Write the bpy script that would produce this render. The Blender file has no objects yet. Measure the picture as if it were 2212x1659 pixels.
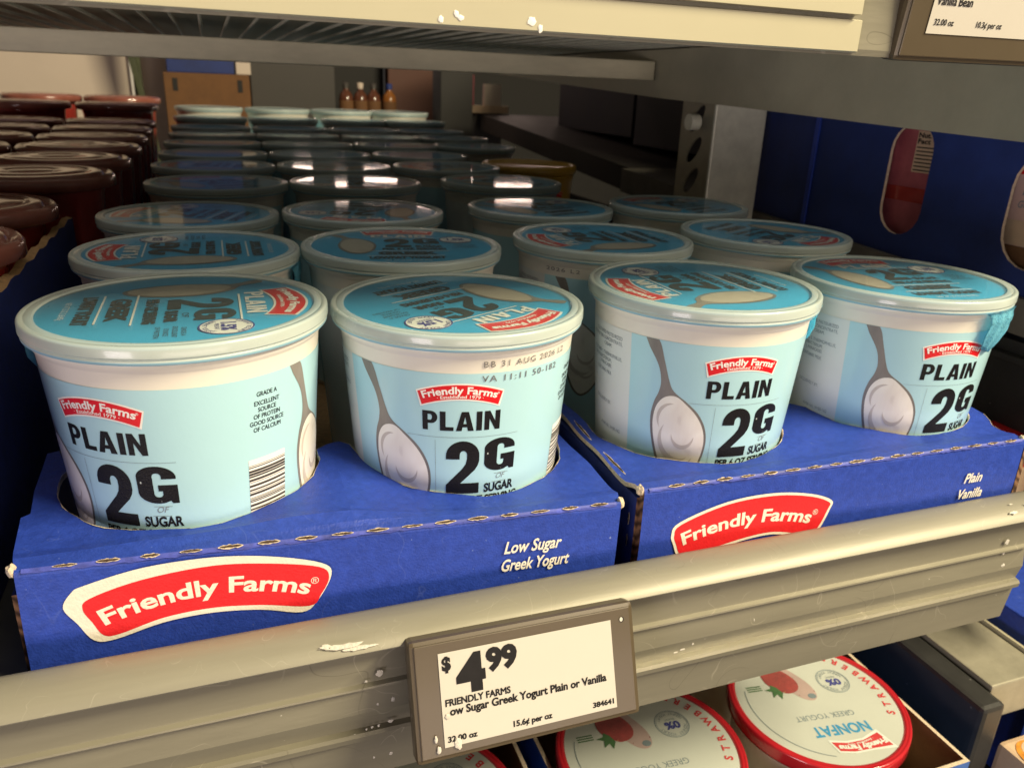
import bpy, bmesh, math, random
from mathutils import Vector, Matrix
random.seed(7)
C = bpy.context.scene.collection
scn = bpy.context.scene
rad = math.radians

# ------------------------------------------------------------------ camera
cd = bpy.data.cameras.new('camera')
cam = bpy.data.objects.new('camera', cd); C.objects.link(cam)
YAW, PITCH, ROLL = -0.3603, -0.3603, -0.0399
Rz = Matrix.Rotation(YAW, 3, 'Z'); Rx = Matrix.Rotation(PITCH, 3, 'X'); Ry = Matrix.Rotation(ROLL, 3, 'Y')
Rm = Rz @ Rx @ Ry
right, fwd, up = Rm.col[0], Rm.col[1], Rm.col[2]
M = Matrix((right, up, -fwd)).transposed().to_4x4()
M.translation = Vector((0.0434, -0.4202, 0.0957))
cam.matrix_world = M
cd.sensor_width = 36.0; cd.lens = 36.0 * 1701.2 / 2212.0
cd.clip_start = 0.01; cd.clip_end = 60
cd.dof.use_dof = True; cd.dof.focus_distance = 0.36; cd.dof.aperture_fstop = 18.0
scn.camera = cam

# ------------------------------------------------------------------ world + lamps
w = bpy.data.worlds.new('World'); scn.world = w; w.use_nodes = True
bg = w.node_tree.nodes['Background']
bg.inputs[0].default_value = (1.0, 0.88, 0.76, 1); bg.inputs[1].default_value = 0.032

def area(name, loc, target, sx, sy, power, col):
    l = bpy.data.lights.new(name, 'AREA'); l.shape = 'RECTANGLE'; l.size = sx; l.size_y = sy
    l.energy = power; l.color = col
    o = bpy.data.objects.new(name, l); C.objects.link(o)
    o.location = loc
    d = Vector(target) - Vector(loc)
    o.rotation_euler = d.to_track_quat('-Z', 'Y').to_euler()
    return o
# shop ceiling strip, front right and above; freezer cabinet glow low front left; far aisle with unseen strips added for lid glints
area('ceiling_strip_light', (1.50, -1.15, 1.50), (0.2, -0.08, -0.05), 1.1, 0.10, 88, (1.0, 0.86, 0.58))
area('shop_ambient_light', (1.5, -1.9, 1.15), (0.2, 0.0, 0.0), 2.0, 0.8, 22, (1.0, 0.82, 0.58))
area('cabinet_light', (-1.00, -1.15, -0.22), (0.15, -0.1, -0.05), 0.5, 0.35, 6.5, (1.0, 0.87, 0.90))
area('opposite_cabinet_light', (0.35, -1.9, -0.30), (0.25, -0.1, -0.05), 1.6, 0.30, 7.0, (1.0, 0.82, 0.72))
for fx, fz, fw in ((0.26, 0.142, 0.05), (0.36, 0.178, 0.03), (0.47, 0.150, 0.09), (0.60, 0.200, 0.05), (0.70, 0.158, 0.06), (0.86, 0.190, 0.11), (1.02, 0.225, 0.05)):
    area('far_aisle_glint_light', (fx, 1.80, fz), (fx * 0.55, 0.6, 0.0), fw, 0.009, 0.62 * fw, (1.0, 0.74, 0.62))
area('far_aisle_ceiling', (0.0, 1.80, 0.9), (0.1, 1.35, 0.0), 1.2, 0.2, 1.1, (1.0, 0.66, 0.55))

sl = area('shelf_fill_light', (0.13, 0.12, 0.1480), (0.13, 0.12, 0.0), 1.05, 0.24, 0.12, (1.0, 0.90, 0.78))  # added fill under the upper shelf to brighten the lids
sl.data.spread = rad(95)
sl = area('shelf_fill_light_rear', (0.12, 0.62, 0.1480), (0.12, 0.62, 0.0), 1.05, 0.50, 0.075, (1.0, 0.88, 0.76))  # weaker added fill for the rows further back
sl.data.spread = rad(95)

vs = scn.view_settings
vs.view_transform = 'Standard'; vs.look = 'None'; vs.exposure = 0.27; vs.gamma = 1.0
vs.use_curve_mapping = False
scn.render.engine = 'CYCLES'
try:
    scn.cycles.use_denoising = True
    scn.cycles.max_bounces = 8; scn.cycles.transparent_max_bounces = 12
    scn.cycles.caustics_reflective = False; scn.cycles.caustics_refractive = False
except Exception:
    pass

# ------------------------------------------------------------------ materials
def mat(name, base, rough=0.5, metal=0.0, spec=0.5, var=0.0, vscale=60, bump=0.0, bscale=200,
        coat=0.0, crough=0.05, speck=None, stretch=None):
    """Principled with procedural mottling; speck=(colour, scale, threshold)"""
    m = bpy.data.materials.new(name); m.use_nodes = True
    nt = m.node_tree; N = nt.nodes; L = nt.links
    b = N['Principled BSDF']
    b.inputs['Roughness'].default_value = rough; b.inputs['Metallic'].default_value = metal
    b.inputs['Specular IOR Level'].default_value = spec
    b.inputs['Coat Weight'].default_value = coat; b.inputs['Coat Roughness'].default_value = crough
    tc = N.new('ShaderNodeTexCoord')
    src = tc.outputs['Object']
    if stretch:
        mp = N.new('ShaderNodeMapping'); mp.inputs['Scale'].default_value = stretch
        L.new(src, mp.inputs['Vector']); src = mp.outputs['Vector']
    col = None
    if var > 0:
        n = N.new('ShaderNodeTexNoise'); n.inputs['Scale'].default_value = vscale
        n.inputs['Detail'].default_value = 6; n.inputs['Roughness'].default_value = 0.65
        L.new(src, n.inputs['Vector'])
        r = N.new('ShaderNodeValToRGB')
        r.color_ramp.elements[0].position = 0.28; r.color_ramp.elements[1].position = 0.72
        r.color_ramp.elements[0].color = tuple(c * (1 - var) for c in base) + (1,)
        r.color_ramp.elements[1].color = tuple(min(1, c * (1 + var)) for c in base) + (1,)
        L.new(n.outputs['Fac'], r.inputs['Fac']); col = r.outputs['Color']
        rr = N.new('ShaderNodeMapRange')
        rr.inputs['To Min'].default_value = max(0.02, rough - 0.08); rr.inputs['To Max'].default_value = min(1, rough + 0.08)
        L.new(n.outputs['Fac'], rr.inputs['Value']); L.new(rr.outputs['Result'], b.inputs['Roughness'])
    if speck:
        sc, ss, st = speck
        v = N.new('ShaderNodeTexNoise'); v.inputs['Scale'].default_value = ss; v.inputs['Detail'].default_value = 3
        L.new(tc.outputs['Object'], v.inputs['Vector'])
        r2 = N.new('ShaderNodeValToRGB')
        r2.color_ramp.elements[0].position = st; r2.color_ramp.elements[1].position = st + 0.03
        L.new(v.outputs['Fac'], r2.inputs['Fac'])
        mx = N.new('ShaderNodeMixRGB'); mx.inputs['Color2'].default_value = tuple(sc) + (1,)
        if col: L.new(col, mx.inputs['Color1'])
        else: mx.inputs['Color1'].default_value = tuple(base) + (1,)
        L.new(r2.outputs['Color'], mx.inputs['Fac']); col = mx.outputs['Color']
    if col: L.new(col, b.inputs['Base Color'])
    else: b.inputs['Base Color'].default_value = tuple(base) + (1,)
    if bump > 0:
        n2 = N.new('ShaderNodeTexNoise'); n2.inputs['Scale'].default_value = bscale; n2.inputs['Detail'].default_value = 4
        L.new(src, n2.inputs['Vector'])
        bp = N.new('ShaderNodeBump'); bp.inputs['Strength'].default_value = bump; bp.inputs['Distance'].default_value = 0.001
        L.new(n2.outputs['Fac'], bp.inputs['Height']); L.new(bp.outputs['Normal'], b.inputs['Normal'])
    return m

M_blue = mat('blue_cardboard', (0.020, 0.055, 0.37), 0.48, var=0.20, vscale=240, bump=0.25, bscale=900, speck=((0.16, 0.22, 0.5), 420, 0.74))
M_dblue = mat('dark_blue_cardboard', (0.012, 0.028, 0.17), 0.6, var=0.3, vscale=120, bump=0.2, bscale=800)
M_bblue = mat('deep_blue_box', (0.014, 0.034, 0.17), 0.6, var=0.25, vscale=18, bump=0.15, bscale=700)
M_kraft = mat('kraft_board', (0.42, 0.26, 0.12), 0.85, var=0.3, vscale=300, bump=0.6, bscale=900)
M_torn = mat('torn_paper_edge', (0.62, 0.52, 0.38), 0.9, var=0.25, vscale=700, bump=0.5, bscale=1500)
M_slot = mat('slot_shadow_board', (0.05, 0.028, 0.014), 0.9, var=0.3, vscale=600)
M_white = mat('white_cup_plastic', (0.80, 0.76, 0.67), 0.35, var=0.03, vscale=30, coat=0.15, crough=0.2)
M_label = mat('pale_blue_label', (0.43, 0.69, 0.77), 0.32, var=0.03, vscale=14, coat=0.45, crough=0.12, bump=0.04, bscale=500)
M_lwhite = mat('white_label_panel', (0.72, 0.74, 0.72), 0.32, var=0.03, vscale=14, coat=0.25, crough=0.22)
M_ink = mat('black_print', (0.009, 0.008, 0.008), 0.45, spec=0.25, bump=0.35, bscale=1400, speck=((0.45, 0.5, 0.5), 330, 0.735))
M_inkf = mat('fine_black_print', (0.014, 0.013, 0.014), 0.55, spec=0.2, var=0.2, vscale=200)
M_grey = mat('grey_print', (0.20, 0.24, 0.27), 0.5, var=0.15, vscale=200)
M_red = mat('red_print', (0.70, 0.012, 0.018), 0.32, var=0.06, vscale=200, coat=0.2, crough=0.25)
M_wht = mat('white_print', (0.86, 0.84, 0.80), 0.4, var=0.03, vscale=100)
M_pinkw = mat('pale_red_print', (0.80, 0.35, 0.30), 0.4, var=0.05, vscale=100)
M_bred = mat('red_ink_on_board', (0.72, 0.016, 0.022), 0.5, var=0.08, vscale=260, bump=0.2, bscale=900)
M_bwht = mat('cream_ink_on_board', (0.80, 0.76, 0.64), 0.55, var=0.05, vscale=260, bump=0.2, bscale=900)
M_steel = mat('printed_spoon_steel', (0.21, 0.19, 0.17), 0.35, var=0.55, vscale=22, stretch=(1, 1, 0.25), coat=0.2, crough=0.25)
M_seal = mat('sky_blue_foil', (0.035, 0.390, 0.690), 0.3, metal=0.0, var=0.07, vscale=25, bump=0.12, bscale=160)
M_tab = mat('wrinkled_blue_foil_tab', (0.24, 0.66, 0.84), 0.30, var=0.12, vscale=120, bump=0.8, bscale=750)
M_navy = mat('navy_print', (0.03, 0.03, 0.25), 0.4, var=0.1, vscale=100)
M_rail = mat('olive_grey_rail_plastic', (0.275, 0.258, 0.195), 0.30, metal=0.25, var=0.22, vscale=14, bump=0.16, bscale=220, stretch=(0.15, 1, 1), speck=((0.62, 0.58, 0.5), 300, 0.765))
M_nose = mat('satin_shelf_nosing', (0.27, 0.256, 0.20), 0.46, metal=0.15, var=0.20, vscale=16, bump=0.12, bscale=300, stretch=(0.12, 1, 1), speck=((0.7, 0.66, 0.56), 260, 0.775))
def scratch(m, light, dark, s1=9, s2=17, amt=0.55):
    nt = m.node_tree; N = nt.nodes; L = nt.links
    b = N['Principled BSDF']; src = b.inputs['Base Color'].links[0].from_socket
    tc = N.new('ShaderNodeTexCoord')
    for sc_v, w_, col, seed in ((s1, 0.0035, light, 0.0), (s2, 0.0040, dark, 5.0), (s1 * 3.1, 0.006, light, 9.0)):
        mp = N.new('ShaderNodeMapping'); mp.inputs['Location'].default_value = (seed, seed, seed); L.new(tc.outputs['Object'], mp.inputs['Vector'])
        n = N.new('ShaderNodeTexNoise'); n.inputs['Scale'].default_value = sc_v; n.inputs['Detail'].default_value = 0.6; n.inputs['Distortion'].default_value = 1.5
        L.new(mp.outputs['Vector'], n.inputs['Vector'])
        r = N.new('ShaderNodeValToRGB'); e = r.color_ramp.elements
        e[0].position = 0.5 - w_; e[0].color = (0, 0, 0, 1); e[1].position = 0.5 + w_; e[1].color = (0, 0, 0, 1)
        x = e.new(0.5); x.color = (1, 1, 1, 1)
        L.new(n.outputs['Fac'], r.inputs['Fac'])
        # break the lines up
        n2 = N.new('ShaderNodeTexNoise'); n2.inputs['Scale'].default_value = sc_v * 1.7; L.new(mp.outputs['Vector'], n2.inputs['Vector'])
        r2 = N.new('ShaderNodeValToRGB'); r2.color_ramp.elements[0].position = 0.50; r2.color_ramp.elements[1].position = 0.62; L.new(n2.outputs['Fac'], r2.inputs['Fac'])
        mm = N.new('ShaderNodeMath'); mm.operation = 'MULTIPLY'; L.new(r.outputs['Color'], mm.inputs[0]); L.new(r2.outputs['Color'], mm.inputs[1])
        m2 = N.new('ShaderNodeMath'); m2.operation = 'MULTIPLY'; m2.inputs[1].default_value = amt; L.new(mm.outputs[0], m2.inputs[0])
        mx = N.new('ShaderNodeMixRGB'); mx.inputs['Color2'].default_value = tuple(col) + (1,)
        L.new(m2.outputs[0], mx.inputs['Fac']); L.new(src, mx.inputs['Color1']); src = mx.outputs['Color']
    L.new(src, b.inputs['Base Color'])
scratch(M_rail, (0.52, 0.48, 0.38), (0.09, 0.08, 0.055)); scratch(M_nose, (0.60, 0.57, 0.48), (0.13, 0.12, 0.09), 16, 27, 0.25)
scratch(M_blue, (0.10, 0.15, 0.48), (0.010, 0.025, 0.20), 15, 26, 0.30)
M_fold = mat('rubbed_fold', (0.055, 0.075, 0.38), 0.6, var=0.5, vscale=160)
M_bezel = mat('taupe_tag_bezel', (0.090, 0.069, 0.042), 0.34, var=0.06, vscale=20, coat=0.15, crough=0.12, speck=((0.6, 0.55, 0.45), 420, 0.775))
M_screen = mat('paper_white_screen', (0.55, 0.52, 0.455), 0.45, var=0.02, vscale=20, speck=((0.86, 0.84, 0.8), 500, 0.77))
M_cream = mat('cream_label_strip', (0.45, 0.42, 0.29), 0.42, var=0.03, vscale=8, coat=0.15, crough=0.3)
M_galv = mat('galvanised_steel', (0.66, 0.67, 0.56), 0.42, metal=0.15, var=0.18, vscale=40, bump=0.08, bscale=300)
M_bar = mat('dull_grey_steel', (0.36, 0.34, 0.26), 0.5, metal=0.35, var=0.14, vscale=50, bump=0.15, bscale=400)
M_barl = mat('pale_grey_steel', (0.50, 0.47, 0.34), 0.5, metal=0.15, var=0.25, vscale=30, bump=0.15, bscale=300, stretch=(0.3, 1, 1))
M_brk = mat('olive_painted_steel', (0.42, 0.40, 0.29), 0.55, metal=0.1, var=0.12, vscale=16, bump=0.1, bscale=300)
M_dark = mat('dark_plastic', (0.028, 0.028, 0.027), 0.42, var=0.25, vscale=30, bump=0.12, bscale=150, speck=((0.16, 0.16, 0.15), 160, 0.74))
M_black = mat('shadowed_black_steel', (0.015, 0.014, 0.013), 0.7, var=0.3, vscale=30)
M_shelf = mat('shelf_deck_steel', (0.10, 0.10, 0.095), 0.55, metal=0.2, var=0.2, vscale=20)
M_drip = mat('dried_white_splash', (0.60, 0.57, 0.50), 0.55, var=0.1, vscale=300, bump=0.5, bscale=800)
M_mar = mat('translucent_red_plastic', (0.40, 0.045, 0.035), 0.12, var=0.3, vscale=20, coat=0.8, crough=0.06)
M_marl = mat('tinted_clear_lid', (0.32, 0.11, 0.08), 0.22, var=0.3, vscale=18, coat=0.6, crough=0.06, bump=0.1, bscale=60)
M_rrim = mat('red_lid_rim', (0.45, 0.018, 0.026), 0.2, var=0.1, vscale=40, coat=0.6, crough=0.08)
M_lsil = mat('silvery_white_lid_print', (0.66, 0.63, 0.57), 0.34, var=0.05, vscale=15, bump=0.10, bscale=350, coat=0.3, crough=0.15)
M_cyan = mat('cyan_print', (0.02, 0.30, 0.58), 0.4, var=0.06, vscale=100)
M_straw = mat('strawberry_print', (0.38, 0.032, 0.025), 0.4, var=0.35, vscale=160, speck=((0.75, 0.4, 0.12), 520, 0.70))
M_pinky = mat('strawberry_yogurt_print', (0.55, 0.36, 0.33), 0.4, var=0.10, vscale=60, speck=((0.22, 0.03, 0.04), 330, 0.69))
M_leaf = mat('leaf_green_print', (0.04, 0.14, 0.02), 0.5, var=0.3, vscale=200)
M_yell = mat('yellow_tub_plastic', (0.55, 0.33, 0.04), 0.35, var=0.08, vscale=30, coat=0.3)
M_brown = mat('brown_carton', (0.17, 0.08, 0.03), 0.8, var=0.15, vscale=40, bump=0.2, bscale=400)
M_ivory = mat('ivory_back_panel', (0.66, 0.56, 0.47), 0.6, var=0.05, vscale=6)
M_cab = mat('charcoal_cabinet', (0.055, 0.05, 0.046), 0.6, var=0.1, vscale=10)
M_orange = mat('orange_bottle', (0.30, 0.11, 0.02), 0.3, var=0.1, vscale=30, coat=0.4)
M_amber = mat('amber_bottle', (0.12, 0.042, 0.022), 0.25, var=0.3, vscale=40, coat=0.5)
M_pink = mat('pink_pouch', (0.42, 0.10, 0.12), 0.35, var=0.25, vscale=40, coat=0.3)
M_tan = mat('pale_fruit_print', (0.62, 0.45, 0.30), 0.5, var=0.12, vscale=30)
M_fruit = mat('passionfruit_print', (0.62, 0.25, 0.03), 0.4, var=0.4, vscale=220)
M_inkl = mat('greyish_lid_print', (0.022, 0.036, 0.042), 0.45, spec=0.3, var=0.2, vscale=120)
M_ppink = mat('pale_pink_pack', (0.66, 0.44, 0.38), 0.45, var=0.1, vscale=30)
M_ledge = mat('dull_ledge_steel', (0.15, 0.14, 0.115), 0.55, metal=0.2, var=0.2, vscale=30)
M_faint = mat('faded_ink_jet_code', (0.16, 0.15, 0.15), 0.5, var=0.3, vscale=300)
M_bars = mat('barcode_ink', (0.045, 0.04, 0.038), 0.5, spec=0.3, var=0.2, vscale=200)
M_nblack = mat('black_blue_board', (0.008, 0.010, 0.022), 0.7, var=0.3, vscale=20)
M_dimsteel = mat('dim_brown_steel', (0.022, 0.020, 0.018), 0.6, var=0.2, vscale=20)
M_swirl = mat('yogurt_shade_print', (0.58, 0.52, 0.46), 0.4, var=0.15, vscale=60)
M_grn = mat('green_post', (0.06, 0.07, 0.03), 0.6, var=0.2, vscale=30)

def yogurt_material():
    m = mat('yogurt_swirl_print', (0.70, 0.60, 0.56), 0.35, coat=0.2, crough=0.25)
    nt = m.node_tree; N = nt.nodes; L = nt.links
    tc = N.new('ShaderNodeTexCoord')
    n = N.new('ShaderNodeTexNoise'); n.inputs['Scale'].default_value = 34; n.inputs['Detail'].default_value = 1.5
    n.inputs['Distortion'].default_value = 1.6
    L.new(tc.outputs['Object'], n.inputs['Vector'])
    r = N.new('ShaderNodeValToRGB'); e = r.color_ramp.elements
    e[0].position = 0.22; e[0].color = (0.46, 0.39, 0.35, 1)
    e[1].position = 0.36; e[1].color = (0.80, 0.75, 0.67, 1)
    x = r.color_ramp.elements.new(0.75); x.color = (0.90, 0.87, 0.79, 1)
    L.new(n.outputs['Fac'], r.inputs['Fac'])
    L.new(r.outputs['Color'], N['Principled BSDF'].inputs['Base Color'])
    return m
M_yog = yogurt_material()
M_yogl = mat('yogurt_lid_print', (0.50, 0.44, 0.36), 0.4, var=0.12, vscale=70)

def corrugated():
    m = mat('corrugated_edge', (0.16, 0.085, 0.045), 0.9)
    nt = m.node_tree; N = nt.nodes; L = nt.links
    tc = N.new('ShaderNodeTexCoord')
    wv = N.new('ShaderNodeTexWave'); wv.inputs['Scale'].default_value = 95; wv.inputs['Distortion'].default_value = 5
    wv.bands_direction = 'DIAGONAL'
    L.new(tc.outputs['Object'], wv.inputs['Vector'])
    r = N.new('ShaderNodeValToRGB'); r.color_ramp.elements[0].color = (0.045, 0.02, 0.01, 1)
    r.color_ramp.elements[1].color = (0.26, 0.14, 0.075, 1)
    L.new(wv.outputs['Fac'], r.inputs['Fac']); L.new(r.outputs['Color'], N['Principled BSDF'].inputs['Base Color'])
    return m
M_corr = corrugated()

def frosted():
    m = mat('frosted_lid_plastic', (0.74, 0.83, 0.79), 0.26, var=0.03, vscale=20, coat=0.6, crough=0.09)
    nt = m.node_tree; N = nt.nodes; L = nt.links
    t = N.new('ShaderNodeBsdfTranslucent'); t.inputs[0].default_value = (0.55, 0.72, 0.72, 1)
    mx = N.new('ShaderNodeMixShader'); mx.inputs[0].default_value = 0.22
    L.new(N['Principled BSDF'].outputs[0], mx.inputs[1]); L.new(t.outputs[0], mx.inputs[2])
    tr = N.new('ShaderNodeBsdfTransparent'); tr.inputs[0].default_value = (0.93, 0.97, 0.97, 1)
    m2 = N.new('ShaderNodeMixShader'); m2.inputs[0].default_value = 0.24
    L.new(mx.outputs[0], m2.inputs[1]); L.new(tr.outputs[0], m2.inputs[2])
    L.new(m2.outputs[0], N['Material Output'].inputs['Surface'])
    return m
M_frost = frosted()

def clear_film(name, tint, rough):
    m = bpy.data.materials.new(name); m.use_nodes = True
    nt = m.node_tree; N = nt.nodes; L = nt.links
    N.remove(N['Principled BSDF'])
    tr = N.new('ShaderNodeBsdfTransparent'); tr.inputs[0].default_value = tint
    gl = N.new('ShaderNodeBsdfGlossy'); gl.inputs['Roughness'].default_value = rough
    fr = N.new('ShaderNodeLayerWeight'); fr.inputs['Blend'].default_value = 0.10
    tc = N.new('ShaderNodeTexCoord'); n = N.new('ShaderNodeTexNoise'); n.inputs['Scale'].default_value = 30
    L.new(tc.outputs['Object'], n.inputs['Vector'])
    bp = N.new('ShaderNodeBump'); bp.inputs['Strength'].default_value = 0.12; bp.inputs['Distance'].default_value = 0.001
    L.new(n.outputs['Fac'], bp.inputs['Height']); L.new(bp.outputs['Normal'], gl.inputs['Normal'])
    mx = N.new('ShaderNodeMixShader')
    L.new(fr.outputs[0], mx.inputs[0]); L.new(tr.outputs[0], mx.inputs[1]); L.new(gl.outputs[0], mx.inputs[2])
    df = N.new('ShaderNodeBsdfDiffuse'); df.inputs[0].default_value = (0.72, 0.80, 0.80, 1)
    m2 = N.new('ShaderNodeMixShader'); m2.inputs[0].default_value = 0.055
    L.new(mx.outputs[0], m2.inputs[1]); L.new(df.outputs[0], m2.inputs[2])
    L.new(m2.outputs[0], N['Material Output'].inputs['Surface'])
    return m
M_clear = clear_film('clear_lid_panel', (0.90, 0.95, 0.95, 1), 0.07)

# ------------------------------------------------------------------ mesh helpers
def link_mesh(name, me, mats, parent=None, smooth=False):
    for m in mats: me.materials.append(m)
    if smooth:
        for p in me.polygons: p.use_smooth = True
    o = bpy.data.objects.new(name, me); C.objects.link(o)
    if parent: o.parent = parent
    return o

def bm_obj(name, bm, mats, parent=None, smooth=False):
    me = bpy.data.meshes.new(name); bm.to_mesh(me); bm.free()
    return link_mesh(name, me, mats if isinstance(mats, (list, tuple)) else [mats], parent, smooth)

def tag(o, label, cat, group=None, kind=None):
    if label: o['label'] = label
    if cat: o['category'] = cat
    if group: o['group'] = group
    if kind: o['kind'] = kind
    return o

def empty(name, loc, rz=0.0):
    o = bpy.data.objects.new(name, None); C.objects.link(o)
    o.empty_display_size = 0.02
    o.location = loc; o.rotation_euler = (0, 0, rz)
    return o

def box(bm, x0, x1, y0, y1, z0, z1, mi=0, bev=0.0):
    r = bmesh.ops.create_cube(bm, size=1.0)
    vs_ = r['verts']
    bmesh.ops.scale(bm, vec=(x1 - x0, y1 - y0, z1 - z0), verts=vs_)
    bmesh.ops.translate(bm, vec=((x0 + x1) / 2, (y0 + y1) / 2, (z0 + z1) / 2), verts=vs_)
    fs = list({f for v in vs_ for f in v.link_faces})
    for f in fs: f.material_index = mi
    if bev > 0:
        es = list({e for v in vs_ for e in v.link_edges})
        r2 = bmesh.ops.bevel(bm, geom=es, offset=bev, segments=2, profile=0.6, affect='EDGES')
        for f in r2['faces']: f.material_index = mi
    return fs

def lathe(bm, prof, n=72, mi=0, cap=False):
    """prof: list of (r,z[,mi])"""
    rings = []
    for p in prof:
        r, z = p[0], p[1]
        if r < 1e-6: rings.append([bm.verts.new((0, 0, z))])
        else: rings.append([bm.verts.new((r * math.sin(2 * math.pi * i / n), -r * math.cos(2 * math.pi * i / n), z)) for i in range(n)])
    for k in range(len(rings) - 1):
        a, b = rings[k], rings[k + 1]
        m_ = prof[k][2] if len(prof[k]) > 2 else mi
        for i in range(n):
            j = (i + 1) % n
            if len(a) == 1 and len(b) == 1: continue
            if len(a) == 1: f = bm.faces.new((a[0], b[j], b[i]))
            elif len(b) == 1: f = bm.faces.new((a[i], a[j], b[0]))
            else: f = bm.faces.new((a[i], a[j], b[j], b[i]))
            f.material_index = m_
    return rings

def face_up(bm):
    bm.normal_update()
    for f in bm.faces:
        if f.normal.z < 0: f.normal_flip()
    bm.normal_update()

def extrude_profile(bm, prof, x0, x1, mi=0, caps=True, nseg=1):
    """prof closed list of (y,z[,mi]) swept along x"""
    rows = []
    for s in range(nseg + 1):
        x = x0 + (x1 - x0) * s / nseg
        rows.append([bm.verts.new((x, p[0], p[1])) for p in prof])
    n = len(prof)
    for s in range(nseg):
        for i in range(n):
            j = (i + 1) % n
            f = bm.faces.new((rows[s][i], rows[s][j], rows[s + 1][j], rows[s + 1][i]))
            f.material_index = prof[i][2] if len(prof[i]) > 2 else mi
    if caps:
        bm.faces.new(list(reversed(rows[0]))).material_index = mi
        bm.faces.new(rows[-1]).material_index = mi

def smooth_loop(pts, sub=6):
    out = []; n = len(pts)
    for i in range(n):
        p0, p1, p2, p3 = pts[i - 1], pts[i], pts[(i + 1) % n], pts[(i + 2) % n]
        for s in range(sub):
            t = s / sub
            out.append(tuple(0.5 * ((2 * p1[k]) + (-p0[k] + p2[k]) * t + (2 * p0[k] - 5 * p1[k] + 4 * p2[k] - p3[k]) * t * t
                             + (-p0[k] + 3 * p1[k] - 3 * p2[k] + p3[k]) * t ** 3) for k in (0, 1)))
    return out

def flat_fill(loops, z=0.0):
    """2D loops (outer + holes) -> bmesh of filled faces in XY"""
    cu = bpy.data.curves.new('tmp', 'CURVE'); cu.dimensions = '2D'; cu.fill_mode = 'BOTH'
    for lp in loops:
        s = cu.splines.new('POLY'); s.points.add(len(lp) - 1)
        for p, q in zip(s.points, lp): p.co = (q[0] * 100, q[1] * 100, 0, 1)
        s.use_cyclic_u = True
    o = bpy.data.objects.new('tmp', cu)
    me = o.to_mesh()
    bm = bmesh.new(); bm.from_mesh(me)
    o.to_mesh_clear(); bpy.data.objects.remove(o); bpy.data.curves.remove(cu)
    for v in bm.verts: v.co = Vector((v.co.x / 100, v.co.y / 100, z))
    return bm

_tc = {}
def text_bm(body, h, weight=0.0, shear=0.0, sx=1.0, align='LEFT', spacing=1.0):
    """text with cap height ~h, flattened to z=0..tiny; weight = outline growth as fraction of h"""
    cu = bpy.data.curves.new('tmp', 'FONT'); cu.body = body; cu.size = 1.0
    cu.align_x = align; cu.shear = shear; cu.space_character = spacing
    cu.resolution_u = 3
    if weight > 0:
        cu.bevel_depth = weight; cu.bevel_resolution = 0; cu.extrude = 0.0
    cu.fill_mode = 'FRONT' if weight <= 0 else 'BOTH'
    cu.extrude = 0.0
    o = bpy.data.objects.new('tmp', cu)
    me = o.to_mesh()
    bm = bmesh.new(); bm.from_mesh(me)
    o.to_mesh_clear(); bpy.data.objects.remove(o); bpy.data.curves.remove(cu)
    k = h / 0.70
    # keep the front half of the bevelled outline only
    if weight > 0:
        dl = [f for f in bm.faces if f.calc_center_median().z < -1e-5]
        bmesh.ops.delete(bm, geom=dl, context='FACES')
    for v in bm.verts:
        v.co = Vector((v.co.x * k * sx, v.co.y * k, min(1.0, max(0.0, v.co.z / max(weight, 1e-6))) * 2e-5 if weight > 0 else 0.0))
    bmesh.ops.triangulate(bm, faces=bm.faces[:])
    for f in bm.faces:
        if f.normal.z < 0: f.normal_flip()
    return bm

def fit_width(bm, width):
    xs = [v.co.x for v in bm.verts]
    if not xs: return bm
    a, b = min(xs), max(xs)
    for v in bm.verts: v.co.x = (v.co.x - a) * width / (b - a)
    return bm

def move(bm, dx, dy, dz=0.0):
    for v in bm.verts: v.co += Vector((dx, dy, dz))
    return bm

def merge(dst, src, mi=0):
    me = bpy.data.meshes.new('tmp'); src.to_mesh(me); src.free()
    n0 = len(dst.faces)
    dst.from_mesh(me); bpy.data.meshes.remove(me)
    dst.faces.ensure_lookup_table()
    for f in dst.faces[n0:]: f.material_index = mi
    return dst

def slice_u(bm, step, axis=0):
    xs = [v.co[axis] for v in bm.verts]
    if not xs: return bm
    a, b = min(xs), max(xs)
    k = math.ceil(a / step)
    no = (1, 0, 0) if axis == 0 else (0, 1, 0)
    while k * step < b:
        co = (k * step, 0, 0) if axis == 0 else (0, k * step, 0)
        bmesh.ops.bisect_plane(bm, geom=bm.verts[:] + bm.edges[:] + bm.faces[:], dist=1e-7, plane_co=co, plane_no=no)
        k += 1
    return bm

def warp(bm, fn):
    for v in bm.verts: v.co = Vector(fn(v.co.x, v.co.y, v.co.z))
    return bm

# ------------------------------------------------------------------ tub geometry
R0 = 0.058
def rcone(z): return 0.0624 + 0.0755 * z
def cone(u, v, off):
    ph = u / R0; r = rcone(v) + off
    return (r * math.sin(ph), -r * math.cos(ph), v)
def to_cone(bm, off): 
    slice_u(bm, 0.0022, 0)
    return warp(bm, lambda x, y, z: cone(x, y, off + z))
deg = lambda a: math.radians(a) * R0

def arc_band(w1, w2, top, ksag_t, bot, ksag_b, n=24, rc=0.0):
    pts = []
    for i in range(n + 1):
        t = -1 + 2 * i / n; pts.append((t * w1, top - ksag_t * t * t))
    for i in range(n + 1):
        t = 1 - 2 * i / n; pts.append((t * w2, bot - ksag_b * t * t))
    return pts

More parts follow.
